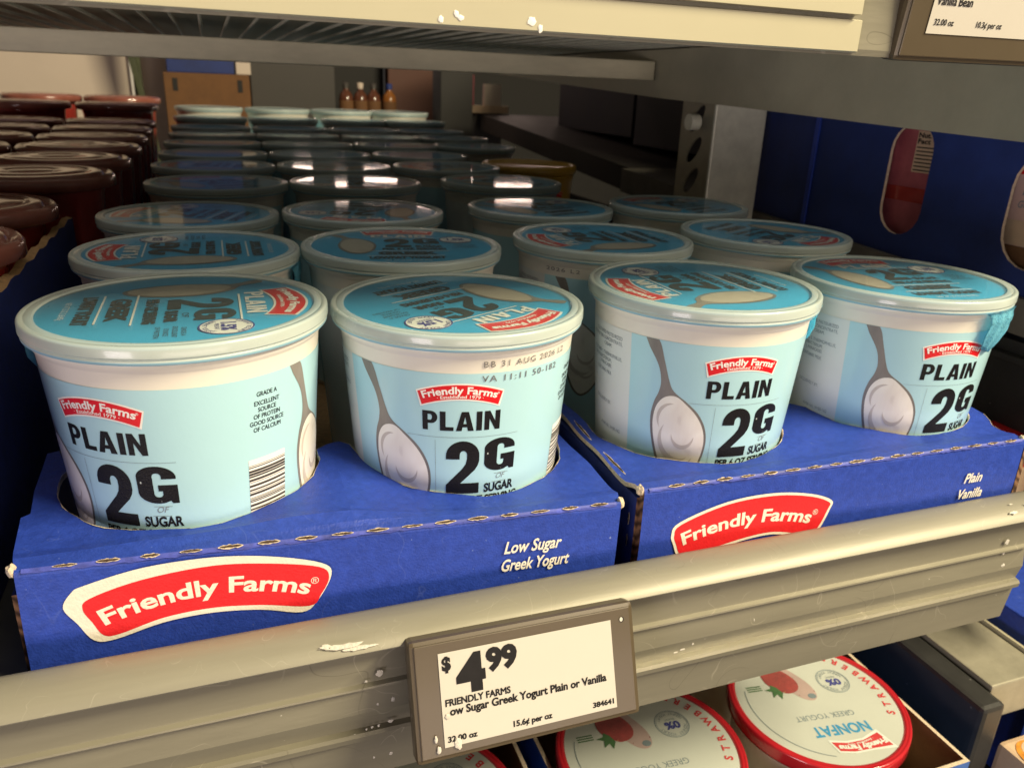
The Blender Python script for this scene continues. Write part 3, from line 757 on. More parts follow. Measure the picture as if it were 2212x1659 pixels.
FLOOR = -0.1475
def tray(name, label, a, b, zdeck, outline, logo, caption, xl, xr, yback, perf_n, side_perf):
    """a,b: front top corners"""
    root = empty(name, ((a[0] + b[0]) / 2, (a[1] + b[1]) / 2, FLOOR)); tag(root, label, 'cardboard tray', 'blue shelf trays of yogurt')
    off = Vector(root.location)
    def loc(o):
        o.parent = root; o.location = -off; return o
    a, b = Vector(a), Vector(b); e = (b - a); wl = e.length
    pm = plane_map(a, e)
    # deck
    bm = flat_fill([outline])
    slice_u(bm, 0.008, 0); slice_u(bm, 0.006, 1)
    top = [v for v in bm.verts]
    r = bmesh.ops.extrude_face_region(bm, geom=bm.faces[:])
    ex = [g for g in r['geom'] if isinstance(g, bmesh.types.BMVert)]
    for v in ex: v.co.z -= 0.0026
    bmesh.ops.recalc_face_normals(bm, faces=bm.faces[:])
    for f in bm.faces: f.material_index = 1 if abs(f.normal.z) < 0.5 else 0
    def yfront(x): return a.y + (b.y - a.y) * (x - a.x) / (b.x - a.x)
    for v in bm.verts:
        zf = a.z + (b.z - a.z) * (v.co.x - a.x) / (b.x - a.x)
        d = v.co.y - yfront(v.co.x)
        base = zdeck(v.co.x, v.co.y)
        k = min(1.0, max(0.0, d / 0.010))
        v.co.z += zf * (1 - k) + base * k + k * 0.0007 * math.sin(v.co.x * 95 + 1.3) * math.sin(v.co.y * 120) + 0.0016 * math.exp(-((d - 0.0085) / 0.0045) ** 2)
    deck = loc(bm_obj('deck', bm, [M_blue, M_torn]))
    def ztop_at(x, y):
        zf = a.z + (b.z - a.z) * (x - a.x) / (b.x - a.x); d = y - yfront(x); k = min(1.0, max(0.0, d / 0.010))
        return zf * (1 - k) + zdeck(x, y) * k + k * 0.0007 * math.sin(x * 95 + 1.3) * math.sin(y * 120) + 0.0016 * math.exp(-((d - 0.0085) / 0.0045) ** 2)
    inn = [q for q in outline if q[1] - yfront(q[0]) > 0.012]
    inw = grow(outline, -0.0010)
    bm = bmesh.new(); prev = None
    seq = []
    for q, q2 in zip(outline, inw):
        if q[1] - yfront(q[0]) > 0.010: seq.append((q, q2))
        else: seq.append(None)
    for it in seq:
        if it is None: prev = None; continue
        q, q2 = it; f_ = random.choice((0.12, 0.2, 0.35, 0.6)) * random.uniform(0.6, 1.2)
        q2 = (q[0] + (q2[0] - q[0]) * f_, q[1] + (q2[1] - q[1]) * f_)
        cur = (bm.verts.new((q[0], q[1], ztop_at(*q) + 0.0003)), bm.verts.new((q2[0], q2[1], ztop_at(*q2) + 0.00035)))
        if prev and (cur[0].co - prev[0].co).length < 0.02:
            fc_ = bm.faces.new((prev[0], cur[0], cur[1], prev[1]))
        prev = cur
    face_up(bm)
    te = loc(bm_obj('torn_edge', bm, [M_torn])); te.parent = deck; te.location = (0, 0, 0)
    # front panel as a board
    bm = bmesh.new(); n = 24
    H = a.z - FLOOR; th = 0.0035
    rows = []
    for (v, o_) in ((0.0006, -0.0006), (0.0, 0.0004), (-0.002, 0.0009), (-H * 0.5, 0.0012), (-H, 0.0)):
        rows.append([bm.verts.new(pm(wl * i / n, v, o_ + 0.0004 * math.sin(i * 0.9))) for i in range(n + 1)])
    brow = [[bm.verts.new(pm(wl * i / n, v, -th)) for i in range(n + 1)] for v in (-0.0012, -H)]
    for k in range(4):
        for i in range(n): bm.faces.new((rows[k][i], rows[k + 1][i], rows[k + 1][i + 1], rows[k][i + 1]))
    for i in range(n):
        bm.faces.new((brow[0][i], brow[0][i + 1], brow[1][i + 1], brow[1][i]))
    for i in (0, n):
        f = bm.faces.new([rows[k][i] for k in range(5)] + [brow[1][i], brow[0][i]]); f.material_index = 1
    bmesh.ops.recalc_face_normals(bm, faces=bm.faces[:])
    fp = loc(bm_obj('front_panel', bm, [M_blue, M_corr]))
    # second layer tucked behind
    # logo and caption on the panel
    def onpanel(bm_, o_):
        slice_u(bm_, 0.006, 0)
        return warp(bm_, lambda x, y, z: pm(x, y, o_ + z * 1.0 + 0.0012 + 0.0006))
    lo, li, ttext = logo
    bm = merge(bmesh.new(), flat_fill([smooth_loop(lo, 5)]), 0)
    merge(bm, move(flat_fill([smooth_loop(li, 5)]), 0, 0, 0.0001), 1)
    s, h, u0, u1, base = ttext
    merge(bm, move(arched_text(s, h, u0, u1, base, 0.026), 0, 0, 0.0002), 0)
    rg = text_bm('\u00ae', 0.0033, 0.0)
    merge(bm, move(rg, u1 + 0.0012, base(u1) + h * 0.65, 0.0002), 0)
    lg = bm_obj('printed_logo', onpanel(bm, 0.0), [M_bwht, M_bred]); lg.parent = fp
    bm = bmesh.new()
    for s, h, u0, wd, v in caption:
        merge(bm, move(fit_width(text_bm(s, h, 0.022, 0.25), wd), u0, v))
    cp = bm_obj('printed_caption', onpanel(bm, 0.0), [M_bwht]); cp.parent = fp
    bm = bmesh.new(); prev = None
    for i in range(120):
        u = wl * (0.01 + 0.98 * i / 119); h_ = random.uniform(0.0002, 0.0010)
        cur = [bm.verts.new(pm(u, 0.0011, 0.0002)), bm.verts.new(pm(u, 0.0003, 0.0011)), bm.verts.new(pm(u, -h_, 0.00135))]
        if prev:
            bm.faces.new((prev[0], prev[1], cur[1], cur[0])); bm.faces.new((prev[1], prev[2], cur[2], cur[1]))
        prev = cur
    bmesh.ops.recalc_face_normals(bm, faces=bm.faces[:])
    rf_ = bm_obj('rubbed_fold', bm, [M_fold]); rf_.parent = deck
    # perforation along the fold
    def dash(bm, p, d, nrm, ln, wd):
        d = Vector(d).normalized(); nrm = Vector(nrm).normalized(); s = d.cross(nrm).normalized(); p = Vector(p)
        k = 9
        for (w_, lift, mi) in ((wd, 0.0003, 0), (wd * 0.55, 0.00050, 1)):
            lp = []
            for i in range(k + 1):
                t = -1 + 2 * i / k; lp.append((t * ln, w_ * (1 - abs(t) ** 3) * random.uniform(0.55, 1.15) + 0.0001))
            for i in range(k + 1):
                t = 1 - 2 * i / k; lp.append((t * ln * 0.98, -w_ * (1 - abs(t) ** 3) * random.uniform(0.55, 1.15) - 0.0001))
            f = bm.faces.new([bm.verts.new(p + d * (q[0] * (1 if mi == 0 else 0.86)) + s * q[1] + nrm * lift) for q in lp]); f.material_index = mi
    bm = bmesh.new()
    nf = pm(0, 0, 1); nf = Vector(nf) - a
    nrm = (nf.normalized() + Vector((0, 0, 1.2))).normalized()
    for i in range(perf_n):
        u = 0.018 + (wl - 0.030) * i / (perf_n - 1)
        dash(bm, Vector(pm(u, 0.0010, 0.0009)), e, nrm, 0.0046 + random.uniform(-.0009, .0009), 0.00075 + random.uniform(-.0002, .0002))
    bmesh.ops.recalc_face_normals(bm, faces=bm.faces[:])
    for f in bm.faces:
        if f.normal.dot(nrm) < 0 and f.normal.y > -0.2 and abs(f.normal.x) < 0.5: f.normal_flip()
    pf = bm_obj('perforation', bm, [M_torn, M_slot]); pf.parent = deck
    for p0, p1, nn_ in side_perf:
        bm = bmesh.new(); p0, p1 = Vector(p0), Vector(p1)
        dash(bm, (p0 + p1) / 2, p1 - p0, nn_, (p1 - p0).length / 2, 0.0008)
        pf = bm_obj('perforation_slot', bm, [M_torn, M_slot]); pf.parent = deck
    # walls and base
    ztop = min(a.z, b.z) - 0.006
    yl, yr_ = a.y + 0.004, b.y + 0.004
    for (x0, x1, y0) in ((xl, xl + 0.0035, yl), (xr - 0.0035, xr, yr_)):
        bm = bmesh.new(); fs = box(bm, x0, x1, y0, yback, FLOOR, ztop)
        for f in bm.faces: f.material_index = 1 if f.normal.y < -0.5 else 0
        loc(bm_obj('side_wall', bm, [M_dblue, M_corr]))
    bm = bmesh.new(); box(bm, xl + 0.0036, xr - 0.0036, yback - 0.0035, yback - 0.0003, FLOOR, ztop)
    loc(bm_obj('back_wall', bm, [M_dblue]))
    bm = bmesh.new(); box(bm, xl + 0.0036, xr - 0.0036, max(yl, yr_) + 0.004, yback - 0.004, FLOOR - 0.0, FLOOR + 0.0008)
    loc(bm_obj('base', bm, [M_kraft]))
    # torn corner bits
    for px, py, pz in ((a.x - 0.0012, a.y + 0.002, a.z - 0.0005), (b.x + 0.0008, b.y + 0.002, b.z - 0.001)):
        bm = bmesh.new()
        r = bmesh.ops.create_icosphere(bm, subdivisions=2, radius=0.0024)
        for v in r['verts']: v.co = Vector((v.co.x * 0.8, v.co.y * 1.0, v.co.z * 1.3)) * random.uniform(0.75, 1.2) + Vector((px, py, pz))
        ct = bm_obj('torn_corner', bm, [M_torn]); ct.parent = deck
    return root

def circ_arc(cx, cy, rx, ry, a0, a1, n):
    o = []
    for i in range(n + 1):
        t = rad(a0 + (a1 - a0) * i / n); j = random.uniform(-.0006, .0006)
        o.append((cx + (rx + j) * math.cos(t), cy + (ry + j) * math.sin(t)))
    return o

def interp(tab, x):
    if x <= tab[0][0]: return tab[0][1]
    for (x0, z0), (x1, z1) in zip(tab, tab[1:]):
        if x <= x1: return z0 + (z1 - z0) * (x - x0) / (x1 - x0)
    return tab[-1][1]

# left tray
o1 = [(-0.0444, -0.1104)] + [(-0.0444 + 0.2623 * i / 12, -0.1104 - 0.0060 * i / 12) for i in range(1, 12)] + [(0.2179, -0.1164), (0.2205, -0.108), (0.2222, -0.072), (0.2213, -0.0479), (0.2213, 0.004), (0.2160, 0.006)]
o1 += circ_arc(0.1590, -0.0330, 0.0570, 0.0563, 8, -172, 34)
o1 += [(0.0990, -0.0265), (0.0935, -0.0235), (0.0860, -0.0275)]
o1 += circ_arc(0.0205, -0.0370, 0.0605, 0.0572, 4, -196, 34)
o1 += [(-0.0455, 0.004), (-0.0505, 0.002), (-0.0492, -0.040), (-0.0470, -0.062), (-0.0504, -0.0644), (-0.0475, -0.095)]
zt1 = [(-0.05, -0.0890), (0.02, -0.0890), (0.06, -0.0870), (0.09, -0.0875), (0.12, -0.0935), (0.16, -0.0965), (0.22, -0.0960)]
def quad3(p, q, r):
    (x1, y1), (x2, y2), (x3, y3) = p, q, r
    return lambda x: y1 * (x - x2) * (x - x3) / ((x1 - x2) * (x1 - x3)) + y2 * (x - x1) * (x - x3) / ((x2 - x1) * (x2 - x3)) + y3 * (x - x1) * (x - x2) / ((x3 - x1) * (x3 - x2))
tray('shelf_tray', 'blue cardboard tray captioned Low Sugar Greek Yogurt, left one with two tubs in front',
     (-0.0444, -0.1104, -0.0885), (0.2179, -0.1164, -0.0954), lambda x, y: interp(zt1, x), o1,
     ([(0.0246, -0.0354), (0.0195, -0.0265), (0.0152, -0.0183), (0.0188, -0.0115), (0.0239, -0.0088), (0.0458, -0.0037), (0.0726, -0.0026), (0.0958, -0.0055), (0.1169, -0.0118), (0.1212, -0.0185), (0.1148, -0.0313), (0.1079, -0.0361), (0.0907, -0.0318), (0.0708, -0.0299), (0.0515, -0.0314), (0.0325, -0.0364)],
      [(0.0284, -0.0335), (0.0250, -0.0268), (0.0221, -0.0198), (0.0254, -0.0150), (0.0453, -0.0092), (0.0723, -0.0066), (0.0957, -0.0090), (0.1160, -0.0137), (0.1201, -0.0196), (0.1165, -0.0280), (0.1113, -0.0333), (0.0908, -0.0293), (0.0710, -0.0274), (0.0517, -0.0290), (0.0345, -0.0340)],
      ('Friendly Farms', 0.0076, 0.0295, 0.1110, quad3((0.030, -0.0285), (0.0690, -0.0205), (0.1115, -0.0271)))),
     [('Low Sugar', 0.0064, 0.2022, 0.0296, -0.0195), ('Greek Yogurt', 0.0064, 0.2014, 0.0352, -0.0293)],
     -0.0480, 0.2200, 0.325, 16, [])
# right tray
o2 = [(0.2312, -0.1153)] + [(0.2312 + 0.2548 * i / 12, -0.1153 - 0.0063 * i / 12) for i in range(1, 12)] + [(0.4860, -0.1216), (0.4892, -0.1032), (0.4913, -0.0959), (0.4980, -0.0880), (0.5022, -0.0800), (0.5040, -0.0600), (0.5060, 0.0)]
o2 += circ_arc(0.4480, -0.0405, 0.0562, 0.0570, 16, -180, 34)
o2 += [(0.3850, -0.030), (0.3760, -0.026), (0.3620, -0.030)]
o2 += circ_arc(0.2995, -0.0390, 0.0600, 0.0577, 6, -192, 34)
o2 += [(0.2405, 0.03), (0.2335, 0.03), (0.2303, -0.0549), (0.2286, -0.1008)]
tray('shelf_tray', 'blue cardboard tray captioned Plain Vanilla, its lower logo edge hidden by the shelf lip',
     (0.2312, -0.1153, -0.0910), (0.4860, -0.1216, -0.0910), lambda x, y: -0.0928, o2,
     ([(0.0229, -0.0408), (0.0198, -0.0340), (0.0178, -0.0276), (0.0220, -0.0205), (0.0491, -0.0124), (0.0777, -0.0110), (0.1024, -0.0148), (0.1173, -0.0207), (0.1175, -0.0264), (0.1113, -0.0402), (0.1014, -0.0412), (0.0823, -0.0370), (0.0646, -0.0376), (0.0421, -0.0416), (0.0290, -0.0450)],
      [(0.0240, -0.0395), (0.0214, -0.0336), (0.0196, -0.0282), (0.0232, -0.0219), (0.0495, -0.0140), (0.0777, -0.0126), (0.1018, -0.0162), (0.1158, -0.0217), (0.1159, -0.0262), (0.1103, -0.0386), (0.1016, -0.0394), (0.0823, -0.0354), (0.0646, -0.0360), (0.0415, -0.0400), (0.0290, -0.0430)],
      ('Friendly Farms', 0.0075, 0.0255, 0.1046, quad3((0.0255, -0.0345), (0.0650, -0.0275), (0.1048, -0.0333)))),
     [('Plain', 0.0062, 0.2130, 0.0136, -0.0230), ('Vanilla', 0.0062, 0.2112, 0.0184, -0.0334)],
     0.2300, 0.4980, 0.330, 17,
     [((0.2300, -0.0980, -0.0906), (0.2306, -0.0700, -0.0906), (-0.3, 0, 1)), ((0.2309, -0.0545, -0.0906), (0.2330, -0.0250, -0.0906), (-0.3, 0, 1)),
      ((0.2298, -0.106, -0.108), (0.2298, -0.106, -0.1155), (-1, 0, 0)), ((0.2298, -0.106, -0.121), (0.2298, -0.106, -0.1285), (-1, 0, 0))])

# trays under the rows behind
def plain_tray(x0, x1, y0, y1, z0, h, label):
    root = empty('shelf_tray', ((x0 + x1) / 2, (y0 + y1) / 2, z0)); tag(root, label, 'cardboard tray', 'plain trays under the rear rows')
    o = Vector(root.location)
    for nm, q in (('side_wall', (x0, x0 + .0035, y0, y1, z0, z0 + h)), ('side_wall', (x1 - .0035, x1, y0, y1, z0, z0 + h)),
                  ('front_panel', (x0 + .0036, x1 - .0036, y0, y0 + .0035, z0, z0 + h)), ('back_wall', (x0 + .0036, x1 - .0036, y1 - .0035, y1, z0, z0 + h)),
                  ('base', (x0 + .0036, x1 - .0036, y0 + .0036, y1 - .0036, z0, z0 + .0008))):
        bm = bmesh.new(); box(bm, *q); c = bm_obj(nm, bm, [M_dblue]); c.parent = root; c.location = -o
pr_ = [(0.340, 0.763, -0.1440, 'third'), (0.764, 1.183, -0.1375, 'fourth'), (1.184, 1.468, -0.1220, 'fifth')]
for y0, y1, z0, nn in pr_:
    plain_tray(-0.0275, 0.2430, y0, y1, z0 - .0008, 0.055, 'dark %s tray beneath the two left columns of rear tubs' % nn)
plain_tray(0.2445, 0.5050, 0.340, 0.763, -0.1448, 0.055, 'dark tray behind the Plain Vanilla tray, deep in shadow')
plain_tray(0.2445, 0.5050, 0.764, 1.183, -0.1383, 0.055, 'dark tray deep in shadow beside the yellow tub')
plain_tray(0.2445, 0.5050, 1.184, 1.468, -0.1228, 0.055, 'dark tray at the far right end of the back rows')

# ------------------------------------------------------------------ the shelf itself
sh = empty('product_shelf', (0.0, 0.0, FLOOR)); tag(sh, 'long olive grey shelf with ribbed price rail under the two blue trays', 'shelf')
def shp(name, bm, mats, smooth=False, parent=None):
    o = bm_obj(name, bm, mats, parent or sh, smooth)
    if parent is None: o.location = (0, 0, -FLOOR)
    return o
bm = bmesh.new()
extrude_profile(bm, [(-0.112, FLOOR - 0.0005), (0.335, FLOOR - 0.0005), (0.339, FLOOR + 0.0024), (0.764, FLOOR + 0.0024), (0.766, FLOOR + 0.0090), (1.183, FLOOR + 0.0090), (1.185, FLOOR + 0.0245), (1.50, FLOOR + 0.0245), (1.50, FLOOR - 0.03), (-0.112, FLOOR - 0.012)], -0.9, 0.512)
shp('deck', bm, [M_shelf])
XR = 0.503
bm = bmesh.new()
nose = [(-0.1215, -0.1300), (-0.1250, -0.1248), (-0.1281, -0.1236), (-0.1330, -0.1232), (-0.1385, -0.1239), (-0.1435, -0.1260), (-0.1465, -0.1283), (-0.1474, -0.1296), (-0.1470, -0.1304), (-0.1400, -0.1306), (-0.1330, -0.1308), (-0.1215, -0.1400)]
extrude_profile(bm, nose, -0.9, XR - 0.0, nseg=40)
no = shp('nosing', bm, [M_nose], True)
m_ = no.modifiers.new('es', 'EDGE_SPLIT'); m_.split_angle = rad(38)
bm = bmesh.new()
railp = [(-0.1325, -0.1310), (-0.1400, -0.1310), (-0.1402, -0.1330), (-0.1376, -0.1380), (-0.1388, -0.1528), (-0.1408, -0.1537), (-0.1410, -0.1546), (-0.1404, -0.1551), (-0.1378, -0.1558), (-0.1378, -0.1572), (-0.1394, -0.1690), (-0.1372, -0.1788),
         (-0.1400, -0.1794), (-0.1410, -0.1808), (-0.1406, -0.1836), (-0.1372, -0.1846), (-0.1376, -0.1856), (-0.1352, -0.2095), (-0.1329, -0.2106), (-0.1315, -0.2100)]
extrude_profile(bm, railp, -0.9, XR - 0.012, nseg=40)
rl = shp('price_rail', bm, [M_rail])
# dried splashes on the rail
def blob(bm, x, y, z, rx, rz, nrm=(0, -1, 0)):
    k = 14; vs2 = []
    for i in range(k):
        t = 2 * math.pi * i / k; j = random.uniform(0.7, 1.15)
        vs2.append(bm.verts.new((x + rx * j * math.cos(t), y, z + rz * j * math.sin(t))))
    c = bm.verts.new((x, y - 0.00035, z + 0.1 * rz))
    for i in range(k): bm.faces.new((vs2[i], vs2[(i + 1) % k], c))
for (x, z, r1, r2, y) in ((0.092, -0.148, .0030, .0035, -0.1399), (0.086, -0.151, .0012, .0012, -0.1399), (0.098, -0.165, .0016, .0026, -0.1388), (0.091, -0.166, .0009, .0014, -0.1388),
                          (0.0965, -0.1765, .0024, .0016, -0.1396), (0.091, -0.1775, .0010, .0015, -0.1396), (0.088, -0.1775, .0010, .0014, -0.1396), (0.0855, -0.178, .0009, .0012, -0.1396), (0.080, -0.180, .0019, .0014, -0.1396),
                          (0.093, -0.188, .0012, .0016, -0.1368), (0.098, -0.188, .0014, .0018, -0.1368), (0.097, -0.199, .0016, .0018, -0.1362), (0.089, -0.199, .0008, .0015, -0.1362),
                          (0.250, -0.1745, .0028, .0010, -0.1386), (0.256, -0.1725, .0012, .0012, -0.1386), (0.263, -0.1705, .0010, .0016, -0.1386), (0.246, -0.1755, .0030, .0008, -0.1386),
                          (0.293, -0.1660, .0010, .0030, -0.1386), (0.470, -0.148, .0030, .0034, -0.1398), (0.471, -0.156, .0014, .0040, -0.1390), (0.474, -0.166, .0030, .0026, -0.1388)):
    bm = bmesh.new(); blob(bm, x, y - 0.0002, z, r1 * 0.58, r2 * 0.58)
    bmesh.ops.recalc_face_normals(bm, faces=bm.faces[:])
    for f in bm.faces:
        if f.normal.y > 0: f.normal_flip()
        f.smooth = True
    shp('splash_or_glint', bm, [M_drip], True, rl)
for (x, y, z, r1, r2) in ((0.076, -0.1450, -0.1262, .0080, .0013), (0.083, -0.1462, -0.1275, .0070, .0010), (0.069, -0.1440, -0.1255, .0030, .0010), (0.462, -0.1435, -0.1251, .0035, .0010), (0.478, -0.1400, -0.1238, .0040, .0009), (0.466, -0.138, -0.1231, .0012, .0004)):
    bm = bmesh.new(); k = 16; vs2 = []
    t_ = Vector((0, -0.0065, -0.0035)).normalized(); nn_ = Vector((0, -0.45, 0.9)).normalized(); c0 = Vector((x, y, z)) + nn_ * 0.0004
    for i in range(k):
        t = 2 * math.pi * i / k; j = random.uniform(0.6, 1.2)
        vs2.append(bm.verts.new(c0 + Vector((r1 * j * math.cos(t), 0, 0)) + t_ * (r2 * j * math.sin(t))))
    c = bm.verts.new(c0 + nn_ * 0.0003)
    for i in range(k):
        f = bm.faces.new((vs2[i], vs2[(i + 1) % k], c)); f.smooth = True
    bmesh.ops.recalc_face_normals(bm, faces=bm.faces[:])
    for f in bm.faces:
        if f.normal.z < 0: f.normal_flip()
    shp('splash_or_glint', bm, [M_drip], True, no)

# ------------------------------------------------------------------ electronic price tag
def price_tag(name, label, cen, ex, upv, W_, H_, sx0, sx1, sy0, sy1, lines, hole=True, mats=None):
    ex = Vector(ex).normalized(); upv = Vector(upv); upv = (upv - ex * upv.dot(ex)).normalized(); nn = upv.cross(ex); nn = nn if nn.y < 0 else -nn
    cen = Vector(cen)
    root = empty(name, cen); tag(root, label, 'price tag', 'electronic price tags')
    mp = lambda x, y, z: tuple(ex * x + upv * y + nn * z)
    T_ = 0.010
    bm = bmesh.new()
    fs = box(bm, -W_ / 2, W_ / 2, -H_ / 2, H_ / 2, -T_, 0.0, 0, 0.0022)
    box(bm, -W_ / 2 + 0.0021, W_ / 2 - 0.0021, -H_ / 2 + 0.0021, H_ / 2 - 0.0021, -0.0005, 0.0006, 0, 0.0005)
    warp(bm, mp); bmesh.ops.recalc_face_normals(bm, faces=bm.faces[:])
    bz = bm_obj('bezel', bm, [M_bezel], root)
    bm = rect_bm(sx0, sx1, sy0, sy1); move(bm, 0, 0, 0.0010); warp(bm, mp)
    sc = bm_obj('screen', bm, [M_screen], root)
    bm = bmesh.new()
    for s, h, x0, wd, y, wt in lines:
        t = text_bm(s, h, wt)
        if wd: fit_width(t, wd)
        merge(bm, move(t, x0, y, 0.0012))
    warp(bm, mp); bm_obj('screen_text', bm, [M_inkf], sc)
    if hole:
        bm = flat_fill([ell(0, 0, 0.0012, 0.0013, 20)]); move(bm, hole[0], hole[1], 0.0009); warp(bm, mp); bm_obj('indicator_hole', bm, [M_black], bz)
        bm = flat_fill([ell(0, 0, 0.0008, 0.0010, 20)]); move(bm, hole[0] - 0.0003, hole[1] + 0.0001, 0.0010); warp(bm, mp); bm_obj('indicator_lens', bm, [M_drip], bz)
    return root
K = 0.958
cy, cz, cx = -0.4202, 0.0957, 0.0434
def sc_(p): return (cx + K * (p[0] - cx), cy + K * (p[1] - cy), cz + K * (p[2] - cz))
tagc = sc_((0.1596, -0.1512, -0.1602))
k = K
def tl(s, h, x0, wd, y, wt): return (s, h * k, x0 * k, wd * k if wd else None, y * k, wt)
price_tag('price_tag', 'taupe electronic price tag reading $4.99 clipped to the front rail', tagc, (1, 0, -0.0095), (0.0088, 0.3616, 0.9323), 0.1108 * k, 0.0548 * k,
          -0.0427 * k, 0.0425 * k, -0.0213 * k, 0.0206 * k,
          [tl('$', 0.0058, -0.0413, 0.0042, 0.0128, 0.05), tl('4', 0.0150, -0.0352, 0.0138, 0.0023, 0.07), tl('99', 0.0095, -0.0208, 0.0150, 0.0090, 0.055),
           tl('FRIENDLY FARMS', 0.0030, -0.0410, 0.0308, -0.0032, 0.03), tl('ow Sugar Greek Yogurt Plain or Vanilla', 0.0035, -0.0392, 0.0772, -0.0075, 0.032),
           tl('384641', 0.0024, 0.0300, 0.0110, -0.0190, 0.035), tl('15.6\u00a2 per oz', 0.0026, -0.0101, 0.0192, -0.0190, 0.035), tl('32.00 oz', 0.0025, -0.0411, 0.0137, -0.0192, 0.035)],
          hole=(0.0485 * k, 0.0198 * k))
tu = Vector((0.0088, 0.3616, 0.9323)).normalized(); tn = Vector((0.0034, -0.9323, 0.3616))
for (x, y, r1, r2) in ((-0.0365, -0.0205, .0019, .0026), (-0.0455, -0.0215, .0010, .0018), (-0.0465, -0.0165, .0007, .0016), (-0.0405, -0.0075, .0011, .0013)):
    c0 = Vector(tagc) + Vector((1, 0, -0.0095)) * x * k + tu * y * k + tn * 0.0014
    bm = bmesh.new(); kk = 14; vs2 = [bm.verts.new(c0 + Vector((r1 * math.cos(2 * math.pi * i / kk) * random.uniform(.75, 1.1), 0, 0)) + tu * (r2 * math.sin(2 * math.pi * i / kk) * random.uniform(.8, 1.1))) for i in range(kk)]
    c = bm.verts.new(c0 + tn * 0.0006)
    for i in range(kk):
        f = bm.faces.new((vs2[i], vs2[(i + 1) % kk], c)); f.smooth = True
    o_ = bm_obj('splash_or_glint', bm, [M_drip], bpy.data.objects['price_tag'], True); o_.location = -Vector(tagc)

# ------------------------------------------------------------------ upper shelf
us = empty('upper_shelf', (0.0, 0.0, 0.1135)); tag(us, 'upper shelf with cream label strip along its front and wire deck above the tubs', 'shelf')
def usp(name, bm, mats, smooth=False):
    o = bm_obj(name, bm, mats, us, smooth); o.location = (0, 0, -0.1135); return o
bm = bmesh.new()
extrude_profile(bm, [(-0.1281, 0.1135), (-0.1290, 0.1160), (-0.1290, 0.1760), (-0.1230, 0.1760), (-0.1230, 0.1160)], -0.9, 0.75)
usp('front_rail', bm, [M_rail])
bm = bmesh.new()
extrude_profile(bm, [(-0.1292, 0.1145), (-0.1306, 0.1150), (-0.1306, 0.1268), (-0.1292, 0.1272)], -0.9, 0.3020)
extrude_profile(bm, [(-0.1292, 0.1286), (-0.1330, 0.1288), (-0.1330, 0.160), (-0.1292, 0.160)], -0.9, 0.2990)
usp('label_strip', bm, [M_cream])
bm = bmesh.new(); box(bm, -0.9, 0.75, -0.1225, 1.05, 0.1520, 0.1560); usp('deck', bm, [M_brk])
bm = bmesh.new()
x = -0.62
while x < 0.54:
    yk = 0.1415
    extr = [(x + 0.0016 * math.cos(t * math.pi / 3), 0.1445 + 0.0016 * math.sin(t * math.pi / 3)) for t in range(6)]
    a_ = [bm.verts.new((p[0], -0.121, p[1])) for p in extr]; b_ = [bm.verts.new((p[0], 1.0, p[1])) for p in extr]
    for i in range(6):
        f = bm.faces.new((a_[i], a_[(i + 1) % 6], b_[(i + 1) % 6], b_[i])); f.smooth = True
    x += 0.0245
bmesh.ops.recalc_face_normals(bm, faces=bm.faces[:])
usp('deck_wires', bm, [M_galv])
bm = bmesh.new(); box(bm, -0.75, 0.5440, 0.470, 0.498, 0.1090, 0.1300, 0, 0.0012)
usp('cross_bar', bm, [M_barl])
bm = bmesh.new()
yz = [(-0.118, 0.0712), (0.06, 0.0765), (0.30, 0.0850), (0.45, 0.0893), (0.80, 0.1040), (1.18, 0.1230), (1.18, 0.140), (0.6, 0.1430), (-0.118, 0.1430)]
A_ = [bm.verts.new((0.5475, p[0], p[1])) for p in yz]; B_ = [bm.verts.new((0.5500, p[0], p[1])) for p in yz]
bm.faces.new(A_); bm.faces.new(list(reversed(B_)))
for i in range(len(yz)):
    j = (i + 1) % len(yz); bm.faces.new((A_[i], A_[j], B_[j], B_[i]))
bmesh.ops.recalc_face_normals(bm, faces=bm.faces[:])
usp('support_bracket', bm, [M_brk])
# bright reflections on the label strip, shaped as small white blobs
GLINTS = ((0.1208, -0.1308, 0.1166, .0010, .0013), (0.1280, -0.1308, 0.1174, .0012, .0010), (0.1264, -0.1308, 0.1186, .0011, .0012), (0.1545, -0.1308, 0.1179, .0017, .0018), (0.1580, -0.1308, 0.1156, .0010, .0014))
def glint_on(x, y, z, rx, rz):
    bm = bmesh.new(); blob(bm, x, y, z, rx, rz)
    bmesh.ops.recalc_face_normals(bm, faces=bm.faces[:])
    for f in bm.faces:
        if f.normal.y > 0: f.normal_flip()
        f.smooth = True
    usp('splash_or_glint', bm, [M_wht], True)
for q in GLINTS: glint_on(*q)
UT = (0.4170, -0.1345, 0.1430)
price_tag('price_tag', 'out-of-focus price tag reading Vanilla Bean at the top right corner on the upper shelf', UT, (1, 0, 0.010), (0.0, -0.12, 0.99), 0.1920, 0.0600,
          -0.0830, 0.0830, -0.0185, 0.0250, [('Greek', 0.0030, -0.0785, 0.0090, -0.0005, 0.02), ('Vanilla Bean', 0.0034, -0.0815, 0.0200, -0.0072, 0.02), ('32.00 oz', 0.0024, -0.0800, 0.0110, -0.0150, 0.018), ('10.3\u00a2 per oz', 0.0024, -0.0560, 0.0150, -0.0150, 0.018)], hole=None)

